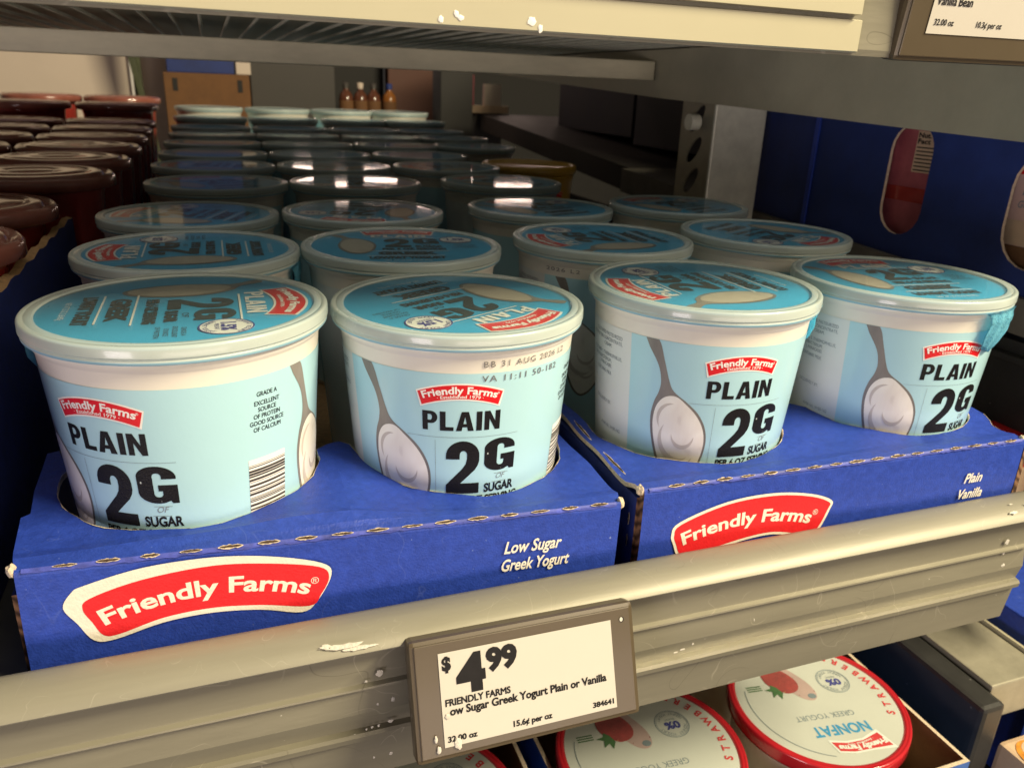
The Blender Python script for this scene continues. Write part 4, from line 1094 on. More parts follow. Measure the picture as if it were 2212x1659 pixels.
# ------------------------------------------------------------------ slotted post
post = empty('slotted_post', (0.589, 0.352, FLOOR)); tag(post, 'upright galvanised post with slots in its left flank beside the blue carton', 'post')
def pp_(nm, bm, mats, smooth=False):
    o = bm_obj(nm, bm, mats, post, smooth); o.location = -Vector(post.location); return o
bm = bmesh.new(); box(bm, 0.5560, 0.6225, 0.350, 0.354, FLOOR, 0.30, 0, 0.0019); pp_('front_face', bm, [M_galv])
flank = [(0.3545, FLOOR), (0.420, FLOOR), (0.420, 0.30), (0.3545, 0.30)]
loops = [flank]
zz = -0.10
while zz < 0.20:
    loops.append([(0.3875 + 0.010 * math.cos(t) - 0.010 * math.sin(t), zz + 0.0150 * math.sin(t)) for t in [2 * math.pi * i / 20 for i in range(20)]]); zz += 0.034
bm = flat_fill(loops)
warp(bm, lambda x, y, z: (0.5575, x, y))
r = bmesh.ops.extrude_face_region(bm, geom=bm.faces[:])
for g in r['geom']:
    if isinstance(g, bmesh.types.BMVert): g.co.x += 0.002
bmesh.ops.recalc_face_normals(bm, faces=bm.faces[:]); pp_('slotted_flank', bm, [M_bar])
bm = bmesh.new(); r = bmesh.ops.create_cone(bm, cap_ends=True, segments=20, radius1=0.0085, radius2=0.0085, depth=0.012)
warp(bm, lambda x, y, z: (0.5465 + z, 0.378 + x, 0.0665 + y)); pp_('bolt', bm, [M_galv], False)

# ------------------------------------------------------------------ carton in the next bay
XB = 0.64
bx = empty('display_carton', (XB + 0.12, 0.25, -0.045)); tag(bx, 'tall blue display carton with a pill-shaped slot showing pink packaging, right of the post', 'carton')
def bp_(nm, bm, mats, smooth=False, par=None):
    o = bm_obj(nm, bm, mats, par or bx, smooth)
    if par is None: o.location = -Vector(bx.location)
    return o
def pill(y0, y1, z0, z1, n=10):
    r_ = (y1 - y0) / 2; c = (y0 + y1) / 2
    return [(c + r_ * math.cos(math.pi * i / n), z1 - r_ + r_ * math.sin(math.pi * i / n)) for i in range(n + 1)] + [(c + r_ * math.cos(math.pi + math.pi * i / n), z0 + r_ + r_ * math.sin(math.pi + math.pi * i / n)) for i in range(n + 1)]
def zbot(y): return -0.0385 + (y - 0.173) * (0.0085 / 0.207) - 0.0
wall = [(-0.04, -0.0495), (0.4550, -0.027), (0.4550, 0.20), (-0.04, 0.20)]
bm = flat_fill([wall, pill(0.1325, 0.1810, -0.0205, 0.0790), pill(-0.010, 0.0490, -0.0260, 0.066)])
warp(bm, lambda x, y, z: (XB, x, y))
r = bmesh.ops.extrude_face_region(bm, geom=bm.faces[:])
for g in r['geom']:
    if isinstance(g, bmesh.types.BMVert): g.co.x += 0.003
bmesh.ops.recalc_face_normals(bm, faces=bm.faces[:])
for f in bm.faces: f.material_index = 1 if abs(f.normal.x) < 0.5 else 0
bp_('side_panel', bm, [M_bblue, M_torn])
bm = bmesh.new(); extrude_profile(bm, [(0.281, -0.033), (0.287, -0.033), (0.287, 0.19), (0.281, 0.19)], XB - 0.0022, XB - 0.0004)
bp_('taped_seam', bm, [M_blue])
bm = bmesh.new(); box(bm, XB + 0.004, XB + 0.24, 0.452, 0.455, -0.03, 0.20); box(bm, XB + 0.004, XB + 0.24, -0.0400, -0.0370, -0.045, 0.20); bp_('end_panel', bm, [M_bblue])
# packs seen in the slots
pk = empty('yogurt_pouch', (XB + 0.04, 0.155, -0.045)); tag(pk, 'pink pack with Nutrition Facts print seen through the narrow slot of the blue carton', 'pouch')
bm = bmesh.new(); box(bm, XB + 0.010, XB + 0.080, 0.1150, 0.1990, -0.0440, 0.110, 0, 0.006)
o_ = bm_obj('pack_body', bm, [M_pink], pk); o_.location = -Vector(pk.location)
bm = bmesh.new()
for q, mi in (((0.1380, 0.1620, 0.036, 0.0720), 0),):
    merge(bm, rect_bm(*q), mi)
for i in range(7): merge(bm, move(rect_bm(0.1390, 0.1605, 0.0375 + i * 0.0033, 0.0386 + i * 0.0033), 0, 0, 2e-4), 1)
merge(bm, move(rect_bm(0.1250, 0.1900, 0.0090, 0.0220), 0, 0, 1e-4), 2)
warp(bm, lambda x, y, z: (XB + 0.0096 - z, x, y))
o_ = bm_obj('pack_print', bm, [M_tan, M_inkf, M_mar], pk); o_.location = -Vector(pk.location)
bm = bmesh.new()
for s, z in (('Nut.', 0.0664), ('Fact', 0.0612)):
    t = fit_width(text_bm(s, 0.0042, 0.03), 0.0145); merge(bm, move(t, 0, z))
warp(bm, lambda x, y, z: (XB + 0.0088, 0.1602 - x, y))
o_ = bm_obj('pack_lettering', bm, [M_inkf], pk); o_.location = -Vector(pk.location)
pk2 = empty('yogurt_pouch', (XB + 0.04, 0.05, -0.045)); tag(pk2, 'tan and brown pack lettered FA and GURT behind the carton slot at the right edge', 'pouch')
bm = bmesh.new(); box(bm, XB + 0.010, XB + 0.080, -0.0300, 0.0700, -0.0440, 0.110, 0, 0.006)
o_ = bm_obj('pack_body', bm, [M_ppink], pk2); o_.location = -Vector(pk2.location)
bm = bmesh.new()
merge(bm, rect_bm(-0.025, 0.065, -0.040, -0.010), 0); merge(bm, rect_bm(-0.025, 0.065, -0.0095, 0.010), 1); merge(bm, rect_bm(-0.025, 0.065, 0.0455, 0.066), 2)
for s, h, z, x0, wd in (('FA', 0.0075, 0.0300, 0.0, 0.012), ('GURT', 0.0055, 0.0200, -0.0015, 0.018)):
    t = fit_width(text_bm(s, h, 0.01, 0.2), wd); warp(t, lambda x, y, z_: (0.0460 - x0 - x, y + z, z_ + 2e-4)); merge(bm, t, 3)
warp(bm, lambda x, y, z: (XB + 0.0096 - z, x, y))
o_ = bm_obj('pack_print', bm, [M_brown, M_tan, M_red, M_grey], pk2); o_.location = -Vector(pk2.location)
# ledge carrying that carton and dark side panel of the bay
lg = empty('side_ledge', (XB + 0.1, 0.2, -0.2)); tag(lg, 'grey ledge with black plastic flank carrying the blue carton', 'ledge')
def lp_(nm, bm, mats):
    o = bm_obj(nm, bm, mats, lg); o.location = -Vector(lg.location)
bm = bmesh.new()
yz = [(-0.10, -0.0510), (0.70, -0.0155), (0.70, -0.050), (-0.10, -0.0780)]
A_ = [bm.verts.new((0.632, p[0], p[1])) for p in yz]; B_ = [bm.verts.new((0.98, p[0], p[1])) for p in yz]
bm.faces.new(A_); bm.faces.new(B_)
for i in range(4): bm.faces.new((A_[i], A_[(i + 1) % 4], B_[(i + 1) % 4], B_[i]))
bmesh.ops.recalc_face_normals(bm, faces=bm.faces[:])
lp_('ledge_top', bm, [M_ledge])
bm = bmesh.new(); box(bm, 0.6340, 0.66, -0.10, 0.70, -0.24, -0.0795); lp_('black_flank', bm, [M_dark])
bm = bmesh.new(); box(bm, 0.6270, 0.6338, -0.10, 0.70, -0.0960, -0.0900, 0, .001); lp_('flank_rib', bm, [M_dark])

# red pack corner beyond the right tray (next bay, lower right)
rp = empty('yogurt_pouch', (0.60, -0.03, -0.15)); tag(rp, 'red and pink pack just beyond the right end of the Plain Vanilla tray', 'pouch')
bm = bmesh.new(); box(bm, 0.5900, 0.640, -0.046, 0.010, -0.210, -0.1490, 0, 0.003); o_ = bm_obj('pack_body', bm, [M_bred], rp); o_.location = -Vector(rp.location)
bm = bmesh.new(); box(bm, 0.5890, 0.642, -0.0472, 0.012, -0.211, -0.1620, 0, 0.002); o_ = bm_obj('pack_band', bm, [M_tan], rp); o_.location = -Vector(rp.location)

# ------------------------------------------------------------------ yellow tub in the shade
def simple_tub(name, x, y, z, h, r, label, cat, mats, group=None, dome=False, badge=None):
    bk = 0.90 if dome else 1.0
    t = empty(name, (x, y, z)); tag(t, label, cat, group)
    bm = bmesh.new()
    lathe(bm, [(0.0, -0.012), (r * .95 * bk, -0.012), (r * .955 * bk, -0.014), (r * .93 * bk, -0.02), (r * .80 * bk, -h + 0.003), (r * .76 * bk, -h), (0.0, -h)], 56)
    bmesh.ops.recalc_face_normals(bm, faces=bm.faces[:]); bm_obj('cup', bm, [mats[0]], t, True)
    bm = bmesh.new()
    if dome: prof = [(r * .96, -0.013), (r, -0.012), (r, -0.004), (r * .95, -0.001), (r * .90, -0.004), (r * .87, -0.005), (r * .85, -0.001), (r * .82, 0.0), (r * .70, 0.0003), (r * .68, -0.0008), (r * .66, 0.0003), (r * .30, 0.0006), (r * .28, -0.0002), (r * .26, 0.0006), (0.0, 0.0008)]
    else: prof = [(r * .96, -0.012), (r, -0.010), (r, -0.002), (r * .97, 0), (r * .92, 0), (r * .88, -0.004), (0.0, -0.0038)]
    lathe(bm, prof, 64); bmesh.ops.recalc_face_normals(bm, faces=bm.faces[:]); bm_obj('lid', bm, [mats[1]], t, True)
    if badge:
        b = badge_bm(); slice_u(b, 0.0022, 0); warp(b, lambda u, v, z_: ((r * 0.955 + v * 0.09 + 0.0012 + z_) * math.sin(u / R0), -(r * 0.955 + v * 0.09 + 0.0012 + z_) * math.cos(u / R0), v))
        o = bm_obj('brand_badge', b, [M_tan, M_red, M_tan], t); o.rotation_euler = (0, 0, rad(badge))
    return t
simple_tub('yogurt_tub', 0.455, 0.640, -0.003, 0.143, 0.066, 'yellow tub with a red badge alone in the shade behind the blue tubs', 'yogurt tub', [M_yell, M_yell], None, False, 10)

# red tubs in the neighbouring tray on the left
G2 = 'dark red tubs in the tray at the left edge'
rows_l = [-0.010, 0.130, 0.270, 0.405, 0.540, 0.675, 0.810, 0.945, 1.080, 1.215, 1.350]
rz_l = [-0.001, 0.000, 0.001, 0.010, 0.011, 0.013, 0.015, 0.018, 0.022, 0.044, 0.052]
xs_l = [-0.139, -0.139, -0.139, -0.112, -0.110, -0.108, -0.108, -0.108, -0.110, -0.112, -0.112]
on = ['first', 'second', 'third', 'fourth', 'fifth', 'sixth', 'seventh', 'eighth', 'ninth', 'tenth', 'last']
rp0 = {}
for ci, xx in enumerate((0.0, -0.139)):
    for ri, (yy, zz) in enumerate(zip(rows_l, rz_l)):
        if ci == 1 and ri < 3: continue
        lab = 'glossy dark red tub, %s from the front in the %s left column' % (on[ri], 'near' if ci == 0 else 'outer')
        x = xx + xs_l[ri] + random.uniform(-.0015, .0015)
        if not rp0:
            t = simple_tub('dessert_tub', x, yy, zz, 0.146, 0.0675, lab, 'dessert tub', [M_mar, M_marl], G2, True); rp0['t'] = t
        else:
            t = rp0['t'].copy(); C.objects.link(t); t.location = (x, yy, zz); t['label'] = lab
            for ch in rp0['t'].children:
                c = ch.copy(); C.objects.link(c); c.parent = t
# its tray: a blue side wall with torn kraft top edge
ltr = empty('shelf_tray', (-0.12, 0.15, FLOOR)); tag(ltr, 'dark blue tray with torn brown top edge holding the red tubs at left', 'cardboard tray', 'blue shelf trays of yogurt')
bm = bmesh.new(); n = 40; x0_ = -0.0735
topv = []; 
for i in range(n + 1):
    y = -0.1180 + 0.4520 * i / n
    z = (-0.020 if y > 0.030 else -0.028) + 0.0012 * math.sin(i * 1.7)
    topv.append((y, z))
L1 = [bm.verts.new((x0_, y, FLOOR)) for y, z in topv]; L2 = [bm.verts.new((x0_, y, z)) for y, z in topv]
K1 = [bm.verts.new((x0_ - 0.0045, y, FLOOR)) for y, z in topv]; K2 = [bm.verts.new((x0_ - 0.0045 - 0.003 * max(0, 1 - (y + .1) / .3), y, z + 0.0012)) for y, z in topv]
for i in range(n):
    bm.faces.new((L1[i], L1[i + 1], L2[i + 1], L2[i])); f = bm.faces.new((L2[i], L2[i + 1], K2[i + 1], K2[i])); f.material_index = 1
    f = bm.faces.new((K2[i], K2[i + 1], K1[i + 1], K1[i])); f.material_index = 1
bm.faces.new((L1[0], L2[0], K2[0], K1[0])).material_index = 1
bmesh.ops.recalc_face_normals(bm, faces=bm.faces[:])
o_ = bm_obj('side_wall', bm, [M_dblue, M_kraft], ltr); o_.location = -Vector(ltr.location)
bm = bmesh.new(); box(bm, -0.36, x0_ - 0.0005, -0.1230, -0.1185, FLOOR, -0.0300); o_ = bm_obj('front_panel', bm, [M_dblue], ltr); o_.location = -Vector(ltr.location)
bm = bmesh.new()
for i, (y, z) in enumerate(((-0.1136, -0.1190), (-0.1128, -0.1275), (-0.1118, -0.1350))): merge(bm, rect_bm(y, y + 0.0016, z, z + 0.006))
warp(bm, lambda x, y, z: (x0_ + 0.0003, x, y)); o_ = bm_obj('printed_marks', bm, [M_bwht], ltr); o_.location = -Vector(ltr.location)
bm = bmesh.new(); box(bm, -0.36, x0_ - 0.0046, -0.1180, 0.334, FLOOR, FLOOR + 0.0008); o_ = bm_obj('base', bm, [M_kraft], ltr); o_.location = -Vector(ltr.location)

# ------------------------------------------------------------------ far side of the gondola
def simple_box(name, label, cat, q, m, extra=None, group=None, bev=0.002):
    root = empty(name, ((q[0] + q[1]) / 2, (q[2] + q[3]) / 2, q[4])); tag(root, label, cat, group)
    bm = bmesh.new(); box(bm, *q, 0, bev); o = bm_obj('body', bm, [m], root); o.location = -Vector(root.location)
    for nm, qq, mm in (extra or []):
        bm = bmesh.new(); box(bm, *qq); o2 = bm_obj(nm, bm, [mm], root); o2.location = -Vector(root.location)
    return root
YB = 2.0
simple_box('back_panel', 'ivory panel at the far left above the red tubs', 'panel', (-1.3, -0.140, 2.02, 2.06, -0.20, 0.75), M_ivory, [('panel_frame', (-0.146, -0.139, 2.005, 2.0195, -0.20, 0.75), M_wht)])
simple_box('back_panel', 'narrow ivory panel between the green posts at the back', 'panel', (-0.138, -0.0400, 2.10, 2.14, -0.20, 0.75), M_ivory)
simple_box('rear_post', 'slim dark green post beside the large ivory panel', 'post', (-0.132, -0.112, 1.90, 1.92, -0.20, 0.6), M_grn)
simple_box('rear_post', 'slanting dark green post next to the brown carton', 'post', (-0.085, -0.070, 1.88, 1.90, -0.20, 0.6), M_grn)
for o in [c for c in C.objects if c.name.startswith('rear_post')][1:2]: o.rotation_euler = (0, rad(-9), 0)
simple_box('carton', 'brown cardboard carton behind the left column of tubs', 'carton', (-0.060, 0.145, 1.86, 2.00, -0.10, 0.098), M_brown, [('hand_hole', (-0.040, -0.028, 1.8585, 1.8597, 0.055, 0.085), M_black), ('hand_hole', (0.115, 0.127, 1.8585, 1.8597, 0.055, 0.085), M_black)])
simple_box('carton', 'dark blue carton standing on the brown carton, cut off by the shelf bar', 'carton', (-0.050, 0.110, 1.87, 1.99, 0.0985, 0.30), M_bblue)
simple_box('carton', 'small pale carton beside the dark blue one on the brown carton', 'carton', (0.114, 0.150, 1.86, 1.95, 0.0985, 0.128), M_ivory)
simple_box('cabinet', 'charcoal cabinet side at the back between brown carton and bottles', 'cabinet', (0.152, 0.375, 1.95, 2.25, -0.20, 0.5), M_cab)
simple_box('cabinet', 'dark red-brown cabinet panel behind the orange bottle', 'cabinet', (0.545, 0.735, 2.05, 2.10, -0.20, 0.5), mat('red_brown_panel', (0.10, 0.035, 0.02), 0.6, var=0.1, vscale=10), [('edge_trim', (0.722, 0.736, 2.035, 2.0495, -0.20, 0.5), M_galv)])
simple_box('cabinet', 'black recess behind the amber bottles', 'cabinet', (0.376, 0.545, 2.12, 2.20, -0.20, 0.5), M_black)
def bottle(x, y, z0, r, h, m, label, cap):
    t = empty('bottle', (x, y, z0)); tag(t, label, 'bottle', 'bottles at the back of the shelf')
    bm = bmesh.new(); lathe(bm, [(0, 0), (r * .9, 0), (r, 0.006), (r, h * .72), (r * .85, h * .84), (r * .38, h * .93), (r * .36, h)], 28); bmesh.ops.recalc_face_normals(bm, faces=bm.faces[:])
    bm_obj('body', bm, [m], t, True)
    bm = bmesh.new(); lathe(bm, [(r * .42, h * .97), (r * .44, h * 1.10), (0, h * 1.11)], 24); bmesh.ops.recalc_face_normals(bm, faces=bm.faces[:]); bm_obj('cap', bm, [cap], t, True)
    bm = bmesh.new(); lathe(bm, [(r * 1.015, h * .42), (r * 1.015, h * .70)], 28); bmesh.ops.recalc_face_normals(bm, faces=bm.faces[:]); bm_obj('label', bm, [M_brown], t, True)
for x, m, lb, cp in ((0.405, M_amber, 'leftmost amber bottle standing in the dark recess at the back', M_cab), (0.445, M_amber, 'amber bottle with a pale cap, second in the dark recess', M_ivory), (0.482, M_amber, 'dim amber bottle next to the orange one in the recess', M_cab), (0.527, M_orange, 'orange bottle with a bluish cap in the recess at the back', M_bblue)):
    bottle(x, 1.95, -0.04, 0.0200, 0.118, m, lb, cp)
# dark middle post and bits behind it
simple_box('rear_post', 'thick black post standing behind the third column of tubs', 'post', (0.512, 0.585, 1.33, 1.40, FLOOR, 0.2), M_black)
simple_box('display_stand', 'pale and red packaging rack seen beside the thick black post', 'rack', (0.665, 0.755, 1.62, 1.70, -0.2, 0.045), M_cab, [('rack_bar', (0.655, 0.765, 1.600, 1.619, 0.030, 0.048), M_tan), ('rack_upright', (0.658, 0.672, 1.602, 1.618, 0.048, 0.12), M_pink), ('rack_upright', (0.70, 0.745, 1.604, 1.618, 0.048, 0.10), M_ivory)])
# dark boxes lining the next bay
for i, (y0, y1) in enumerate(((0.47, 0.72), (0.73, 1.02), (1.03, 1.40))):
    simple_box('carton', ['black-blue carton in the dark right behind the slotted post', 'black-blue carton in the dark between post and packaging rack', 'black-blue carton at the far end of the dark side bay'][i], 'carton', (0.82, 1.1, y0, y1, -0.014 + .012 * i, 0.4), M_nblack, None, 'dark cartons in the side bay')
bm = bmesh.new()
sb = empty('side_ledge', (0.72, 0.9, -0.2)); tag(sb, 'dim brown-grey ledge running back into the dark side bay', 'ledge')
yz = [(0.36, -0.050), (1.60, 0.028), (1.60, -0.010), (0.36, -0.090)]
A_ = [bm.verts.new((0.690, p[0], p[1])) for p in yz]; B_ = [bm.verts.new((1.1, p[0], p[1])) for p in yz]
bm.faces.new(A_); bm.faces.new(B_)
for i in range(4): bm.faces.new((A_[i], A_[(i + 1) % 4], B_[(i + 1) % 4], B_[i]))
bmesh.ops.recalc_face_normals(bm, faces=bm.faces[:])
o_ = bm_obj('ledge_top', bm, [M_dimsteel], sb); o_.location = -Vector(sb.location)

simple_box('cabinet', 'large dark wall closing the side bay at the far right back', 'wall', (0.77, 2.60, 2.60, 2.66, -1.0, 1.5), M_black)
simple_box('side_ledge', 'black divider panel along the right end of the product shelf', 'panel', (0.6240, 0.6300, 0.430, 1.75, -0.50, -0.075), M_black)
# ------------------------------------------------------------------ lower shelf: strawberry tubs
ZL = -0.327; LFL = ZL - 0.125
ls = empty('lower_shelf', (0.2, 0.1, LFL)); tag(ls, 'dark lower shelf under the strawberry tubs', 'shelf')
bm = bmesh.new(); box(bm, -0.9, 0.9, -0.25, 0.7, LFL - 0.012, LFL - 0.0005); o_ = bm_obj('deck', bm, [M_shelf], ls); o_.location = -Vector(ls.location)
RS = 0.066
def straw_parts():
    d = {}
    bm = bmesh.new(); lathe(bm, [(0.0, -0.012), (0.0625, -0.012), (0.0625, -0.016), (0.060, -0.02), (0.052, -0.122), (0.050, -0.125), (0.0, -0.125)], 72)
    bmesh.ops.recalc_face_normals(bm, faces=bm.faces[:]); d['cup'] = bm
    bm = bmesh.new(); lathe(bm, [(0.0630, -0.0135), (0.0655, -0.0130), (0.0660, -0.0110), (0.0660, -0.0036), (0.0657, -0.0024), (0.0648, -0.0018), (0.0640, -0.0018), (0.0634, -0.0022), (0.0628, -0.0019), (0.0614, -0.0020), (0.0608, -0.0026), (0.0600, -0.0030)], 96)
    bmesh.ops.recalc_face_normals(bm, faces=bm.faces[:]); d['lid_rim'] = bm
    bm = bmesh.new(); lathe(bm, [(0.0, -0.0027), (0.04, -0.0028), (0.0606, -0.0030)], 96); bmesh.ops.recalc_face_normals(bm, faces=bm.faces[:])
    if sum(f.normal.z for f in bm.faces) < 0: bmesh.ops.reverse_faces(bm, faces=bm.faces[:])
    d['lid_print'] = bm
    K = 0.0592; p = bmesh.new()
    # upright frame: badge at top, NONFAT, GREEK YOGURT, strawberry, round badge left, STRAWBERRY along the left rim
    o = [(-0.50, 0.80), (-0.44, 0.62), (-0.15, 0.66), (0.14, 0.60), (0.17, 0.74), (0.14, 0.86), (-0.18, 0.95), (-0.40, 0.90)]
    out = [(x * K, y * K) for x, y in ((-0.56, 0.855), (-0.46, 0.555), (-0.20, 0.655), (0.02, 0.665), (0.24, 0.615), (0.20, 0.815), (0.0, 0.855), (-0.25, 0.845))]
    inn = [(x * K, y * K) for x, y in ((-0.52, 0.815), (-0.44, 0.605), (-0.20, 0.685), (0.02, 0.695), (0.21, 0.655), (0.175, 0.795), (0.0, 0.830), (-0.25, 0.820))]
    merge(p, flat_fill([out]), 0); merge(p, move(flat_fill([grow(inn, 0.0)]), 0, 0, 1e-4), 1)
    t = arched_text('Friendly Farms', 0.0042, -0.47 * K, 0.155 * K, quad3((-0.47 * K, 0.690 * K), (-0.15 * K, 0.745 * K), (0.16 * K, 0.710 * K)), 0.05); merge(p, move(t, 0, 0, 2e-4), 2)
    t = arched_text('\u00b7 Established 1979 \u00b7', 0.0016, -0.33 * K, 0.05 * K, quad3((-0.33 * K, 0.665 * K), (-0.15 * K, 0.705 * K), (0.05 * K, 0.700 * K)), 0.02); merge(p, move(t, 0, 0, 2e-4), 2)
    t = fit_width(text_bm('NONFAT', 0.0090, 0.03), 0.76 * K); merge(p, move(t, -0.42 * K, 0.41 * K), 3)
    t = fit_width(text_bm('GREEK YOGURT', 0.0050, 0.0), 0.80 * K); merge(p, move(t, -0.36 * K, 0.21 * K), 4)
    # strawberry and spoonful
    sp = smooth_loop([(x * K, y * K) for x, y in ((0.02, -0.02), (-0.07, -0.12), (-0.05, -0.34), (0.10, -0.62), (0.24, -0.70), (0.33, -0.55), (0.30, -0.32), (0.16, -0.08))], 5)
    merge(p, flat_fill([sp]), 5)
    st = smooth_loop([(x * K, y * K) for x, y in ((0.42, -0.28), (0.30, -0.18), (0.14, -0.22), (0.08, -0.36), (0.16, -0.56), (0.34, -0.68), (0.48, -0.58), (0.50, -0.40))], 5)
    merge(p, move(flat_fill([st]), 0, 0, 1e-4), 6)
    lf = [(0.36, -0.20), (0.42, -0.10), (0.44, -0.19), (0.52, -0.14), (0.49, -0.24), (0.58, -0.28), (0.48, -0.30), (0.46, -0.36), (0.40, -0.30)]
    merge(p, move(flat_fill([[(x * K, y * K) for x, y in lf]]), 0, 0, 2e-4), 7)
    merge(p, move(flat_fill([[(x * K, y * K) for x, y in ell(0.01, -0.09, 0.055, 0.045)]]), 0, 0, 2e-4), 4)
    cx_, cy_ = -0.42, -0.30
    for r1, r2 in ((0.215, 0.205), (0.195, 0.190)):
        merge(p, flat_fill([[(x * K, y * K) for x, y in ell(cx_, cy_, r1, r1)], [(x * K, y * K) for x, y in ell(cx_, cy_, r2, r2)]]), 4)
    t = fit_width(text_bm('0%', 0.105 * K, 0.05), 0.20 * K); merge(p, move(t, (cx_ - 0.10) * K, (cy_ - 0.03) * K), 8)
    t = fit_width(text_bm('MILKFAT', 0.03 * K, 0.0), 0.13 * K); merge(p, move(t, (cx_ - 0.065) * K, (cy_ - 0.085) * K), 4)
    def ring_text(s, cx2, cy2, rr, a0, da, h, wt, mi, inward=False):
        for i, ch in enumerate(s):
            if ch == ' ': continue
            a = math.radians(a0 + da * i); g = text_bm(ch, h, wt, 0, 1, 'CENTER'); ro = a - math.pi / 2 if not inward else a + math.pi / 2
            px, py = cx2 + rr * math.cos(a), cy2 + rr * math.sin(a); c, s_ = math.cos(ro), math.sin(ro)
            warp(g, lambda x, y, z: (px + c * x - s_ * y, py + s_ * x + c * y, z)); merge(p, g, mi)
    ring_text('NONFAT YOGURT', cx_ * K, cy_ * K, 0.145 * K, 160, -11.5, 0.038 * K, 0.0, 4)
    ring_text('NONFAT YOGURT', cx_ * K, cy_ * K, 0.178 * K, 205, 10.5, 0.034 * K, 0.0, 4, True)
    ring_text('STRAWBERRY', 0, 0, 0.945 * K, 158, 9.4, 0.0056, 0.03, 1, True)
    arc = [(0.90 * K * math.cos(rad(a)), 0.90 * K * math.sin(rad(a))) for a in range(-20, 75, 3)]; arc2 = [(0.892 * K * math.cos(rad(a)), 0.892 * K * math.sin(rad(a))) for a in range(72, -23, -3)]
    merge(p, flat_fill([arc + arc2]), 4)
    for i in range(3): merge(p, rect_bm(0.60 * K, 0.80 * K, (-0.30 - 0.035 * i) * K, (-0.283 - 0.035 * i) * K), 7)
    merge(p, flat_fill([ell(0.0, 0.0, 1e-5, 1e-5, 6)]), 4)
    bmesh.ops.translate(p, verts=p.verts[:], vec=(0, 0, -0.0026))
    d['lid_lettering'] = p
    return d
sm = {'cup': [M_white], 'lid_rim': [M_rrim], 'lid_print': [M_lsil], 'lid_lettering': [M_wht, M_red, M_wht, M_cyan, M_grey, M_pinky, M_straw, M_leaf, M_navy]}
sp_ = straw_parts(); st0 = None
G3 = 'strawberry yogurt tubs on the lower shelf'
for x, y, th, lab in ((0.4358, -0.0590, 172, 'red-rimmed strawberry tub against the brown right wall of the lower carton'),
                      (0.2921, -0.0615, 176, 'red-rimmed strawberry tub right under the lower right corner of the price tag'),
                      (0.1270, -0.0600, 180, 'strawberry tub of which only a red rim shows below the price tag'),
                      (0.4364, 0.0850, 160, 'strawberry tub in the second row of the lower carton, behind the right-hand one'),
                      (0.2927, 0.0850, 190, 'strawberry tub in the second row of the lower carton, left position')):
    if st0 is None:
        st0 = empty('strawberry_tub', (x, y, ZL)); t = st0
        cpo = bm_obj('cup', sp_['cup'], sm['cup'], st0, True); ro_ = bm_obj('lid_rim', sp_['lid_rim'], sm['lid_rim'], st0, True)
        lpo = bm_obj('lid_print', sp_['lid_print'], sm['lid_print'], st0, True)
        lt = bm_obj('lid_lettering', sp_['lid_lettering'], sm['lid_lettering'], lpo)
        bm = bmesh.new(); lathe(bm, [(0.0606, -0.0021), (0.03, -0.0019), (0.0, -0.0019)], 72); face_up(bm); bm_obj('clear_panel', bm, [M_clear], st0, True)
    else:
        t = st0.copy(); C.objects.link(t); t.location = (x, y, ZL)
        for ch in st0.children:
            c = ch.copy(); C.objects.link(c); c.parent = t
            for g in ch.children:
                gg = g.copy(); C.objects.link(gg); gg.parent = c
    t.rotation_euler = (0, 0, rad(th)); tag(t, lab, 'yogurt tub', G3)
# carton around them
def open_carton(label, x0, x1, y0, y1, h, mo, cat='carton', group=None):
    root = empty('open_carton', ((x0 + x1) / 2, (y0 + y1) / 2, LFL)); tag(root, label, cat, group)
    t_ = 0.0028; o = Vector(root.location)
    for nm, q in (('side_wall', (x0, x0 + t_, y0, y1, LFL, LFL + h)), ('side_wall', (x1 - t_, x1, y0, y1, LFL, LFL + h)), ('front_wall', (x0 + t_, x1 - t_, y0, y0 + t_, LFL, LFL + h)), ('back_wall', (x0 + t_, x1 - t_, y1 - t_, y1, LFL, LFL + h)), ('base', (x0 + t_, x1 - t_, y0 + t_, y1 - t_, LFL, LFL + .001))):
        bm = bmesh.new(); box(bm, *q)
        cxm, cym = (x0 + x1) / 2, (y0 + y1) / 2
        for f in bm.faces:
            c = f.calc_center_median(); n = f.normal
            outw = (n.x * (c.x - cxm) > 0.0005 and abs(n.x) > .5) or (n.y * (c.y - cym) > 0.0005 and abs(n.y) > .5)
            f.material_index = 0 if outw else (2 if n.z > .5 and nm != 'base' else 1)
        c = bm_obj(nm, bm, [mo, M_brown, M_torn], root); c.location = -o
    return root
M_lblue = mat('bright_blue_board', (0.06, 0.14, 0.42), 0.6, var=0.12, vscale=100)
open_carton('blue outside and brown inside carton holding the strawberry tubs', 0.2215, 0.5100, -0.1330, 0.35, 0.113, M_lblue, 'carton', 'lower shelf cartons')
open_carton('carton whose blue and brown edge shows right below the price tag', -0.075, 0.2085, -0.1330, 0.35, 0.113, M_lblue, 'carton', 'lower shelf cartons')
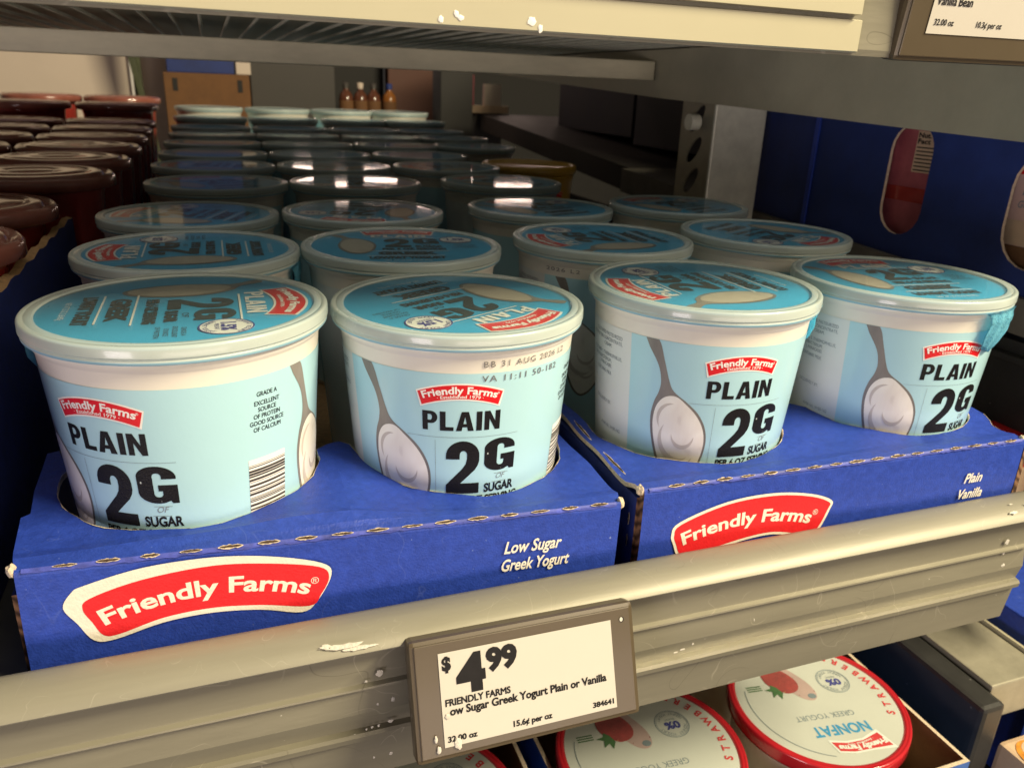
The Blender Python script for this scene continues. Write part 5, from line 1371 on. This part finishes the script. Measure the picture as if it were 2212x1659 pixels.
# metal divider beam
bmr = empty('divider_beam', (0.59, 0.1, LFL)); tag(bmr, 'grey metal divider beam with black plastic flank at the lower right', 'beam')
def br_(nm, bm, mats, par=None):
    o = bm_obj(nm, bm, mats, par or bmr); o.location = -Vector(bmr.location) if par is None else (0, 0, 0); return o
bm = bmesh.new(); box(bm, 0.5660, 0.6260, -0.098, 0.6, -0.352, -0.318, 0, 0.0015); br_('beam_top', bm, [M_bar])
bm = bmesh.new(); box(bm, 0.5430, 0.5655, -0.112, 0.6, -0.420, -0.322, 0, 0.004); br_('black_flank', bm, [M_dark])
bm = bmesh.new(); box(bm, 0.6262, 0.6290, -0.100, 0.6, -0.350, -0.3145, 0, 0.0005); br_('edge_lip', bm, [M_cream])
bx2 = simple_box('carton', 'blue perforated carton beyond the grey divider beam at the lower right', 'carton', (0.6420, 0.90, -0.085, 0.5, LFL, -0.300), M_blue, None, 'lower shelf cartons')
bm = bmesh.new()
for i in range(5):
    y = -0.070 + 0.040 * i
    bm.faces.new([bm.verts.new(q) for q in ((0.6425, y, -0.2996), (0.6455, y, -0.2994), (0.6455, y + .012, -0.2994), (0.6425, y + .012, -0.2996))])
bmesh.ops.recalc_face_normals(bm, faces=bm.faces[:])
o_ = bm_obj('perforation', bm, [M_torn], bx2); o_.location = -Vector(bx2.location)
fc = empty('yogurt_pouch', (0.62, -0.14, LFL)); tag(fc, 'pack with an orange passionfruit picture at the bottom right corner', 'pouch')
bm = bmesh.new(); box(bm, 0.5720, 0.680, -0.170, -0.110, LFL, -0.362, 0, 0.004); o_ = bm_obj('pack_body', bm, [M_tan], fc); o_.location = -Vector(fc.location)
bm = merge(bmesh.new(), flat_fill([ell(0.590, -0.130, 0.0150, 0.0150)]), 0); merge(bm, move(flat_fill([ell(0.592, -0.129, 0.0115, 0.0120)]), 0, 0, 2e-4), 1)
warp(bm, lambda x, y, z: (x, y, -0.3616 + z)); o_ = bm_obj('fruit_picture', bm, [M_fruit, M_tan], fc); o_.location = -Vector(fc.location)
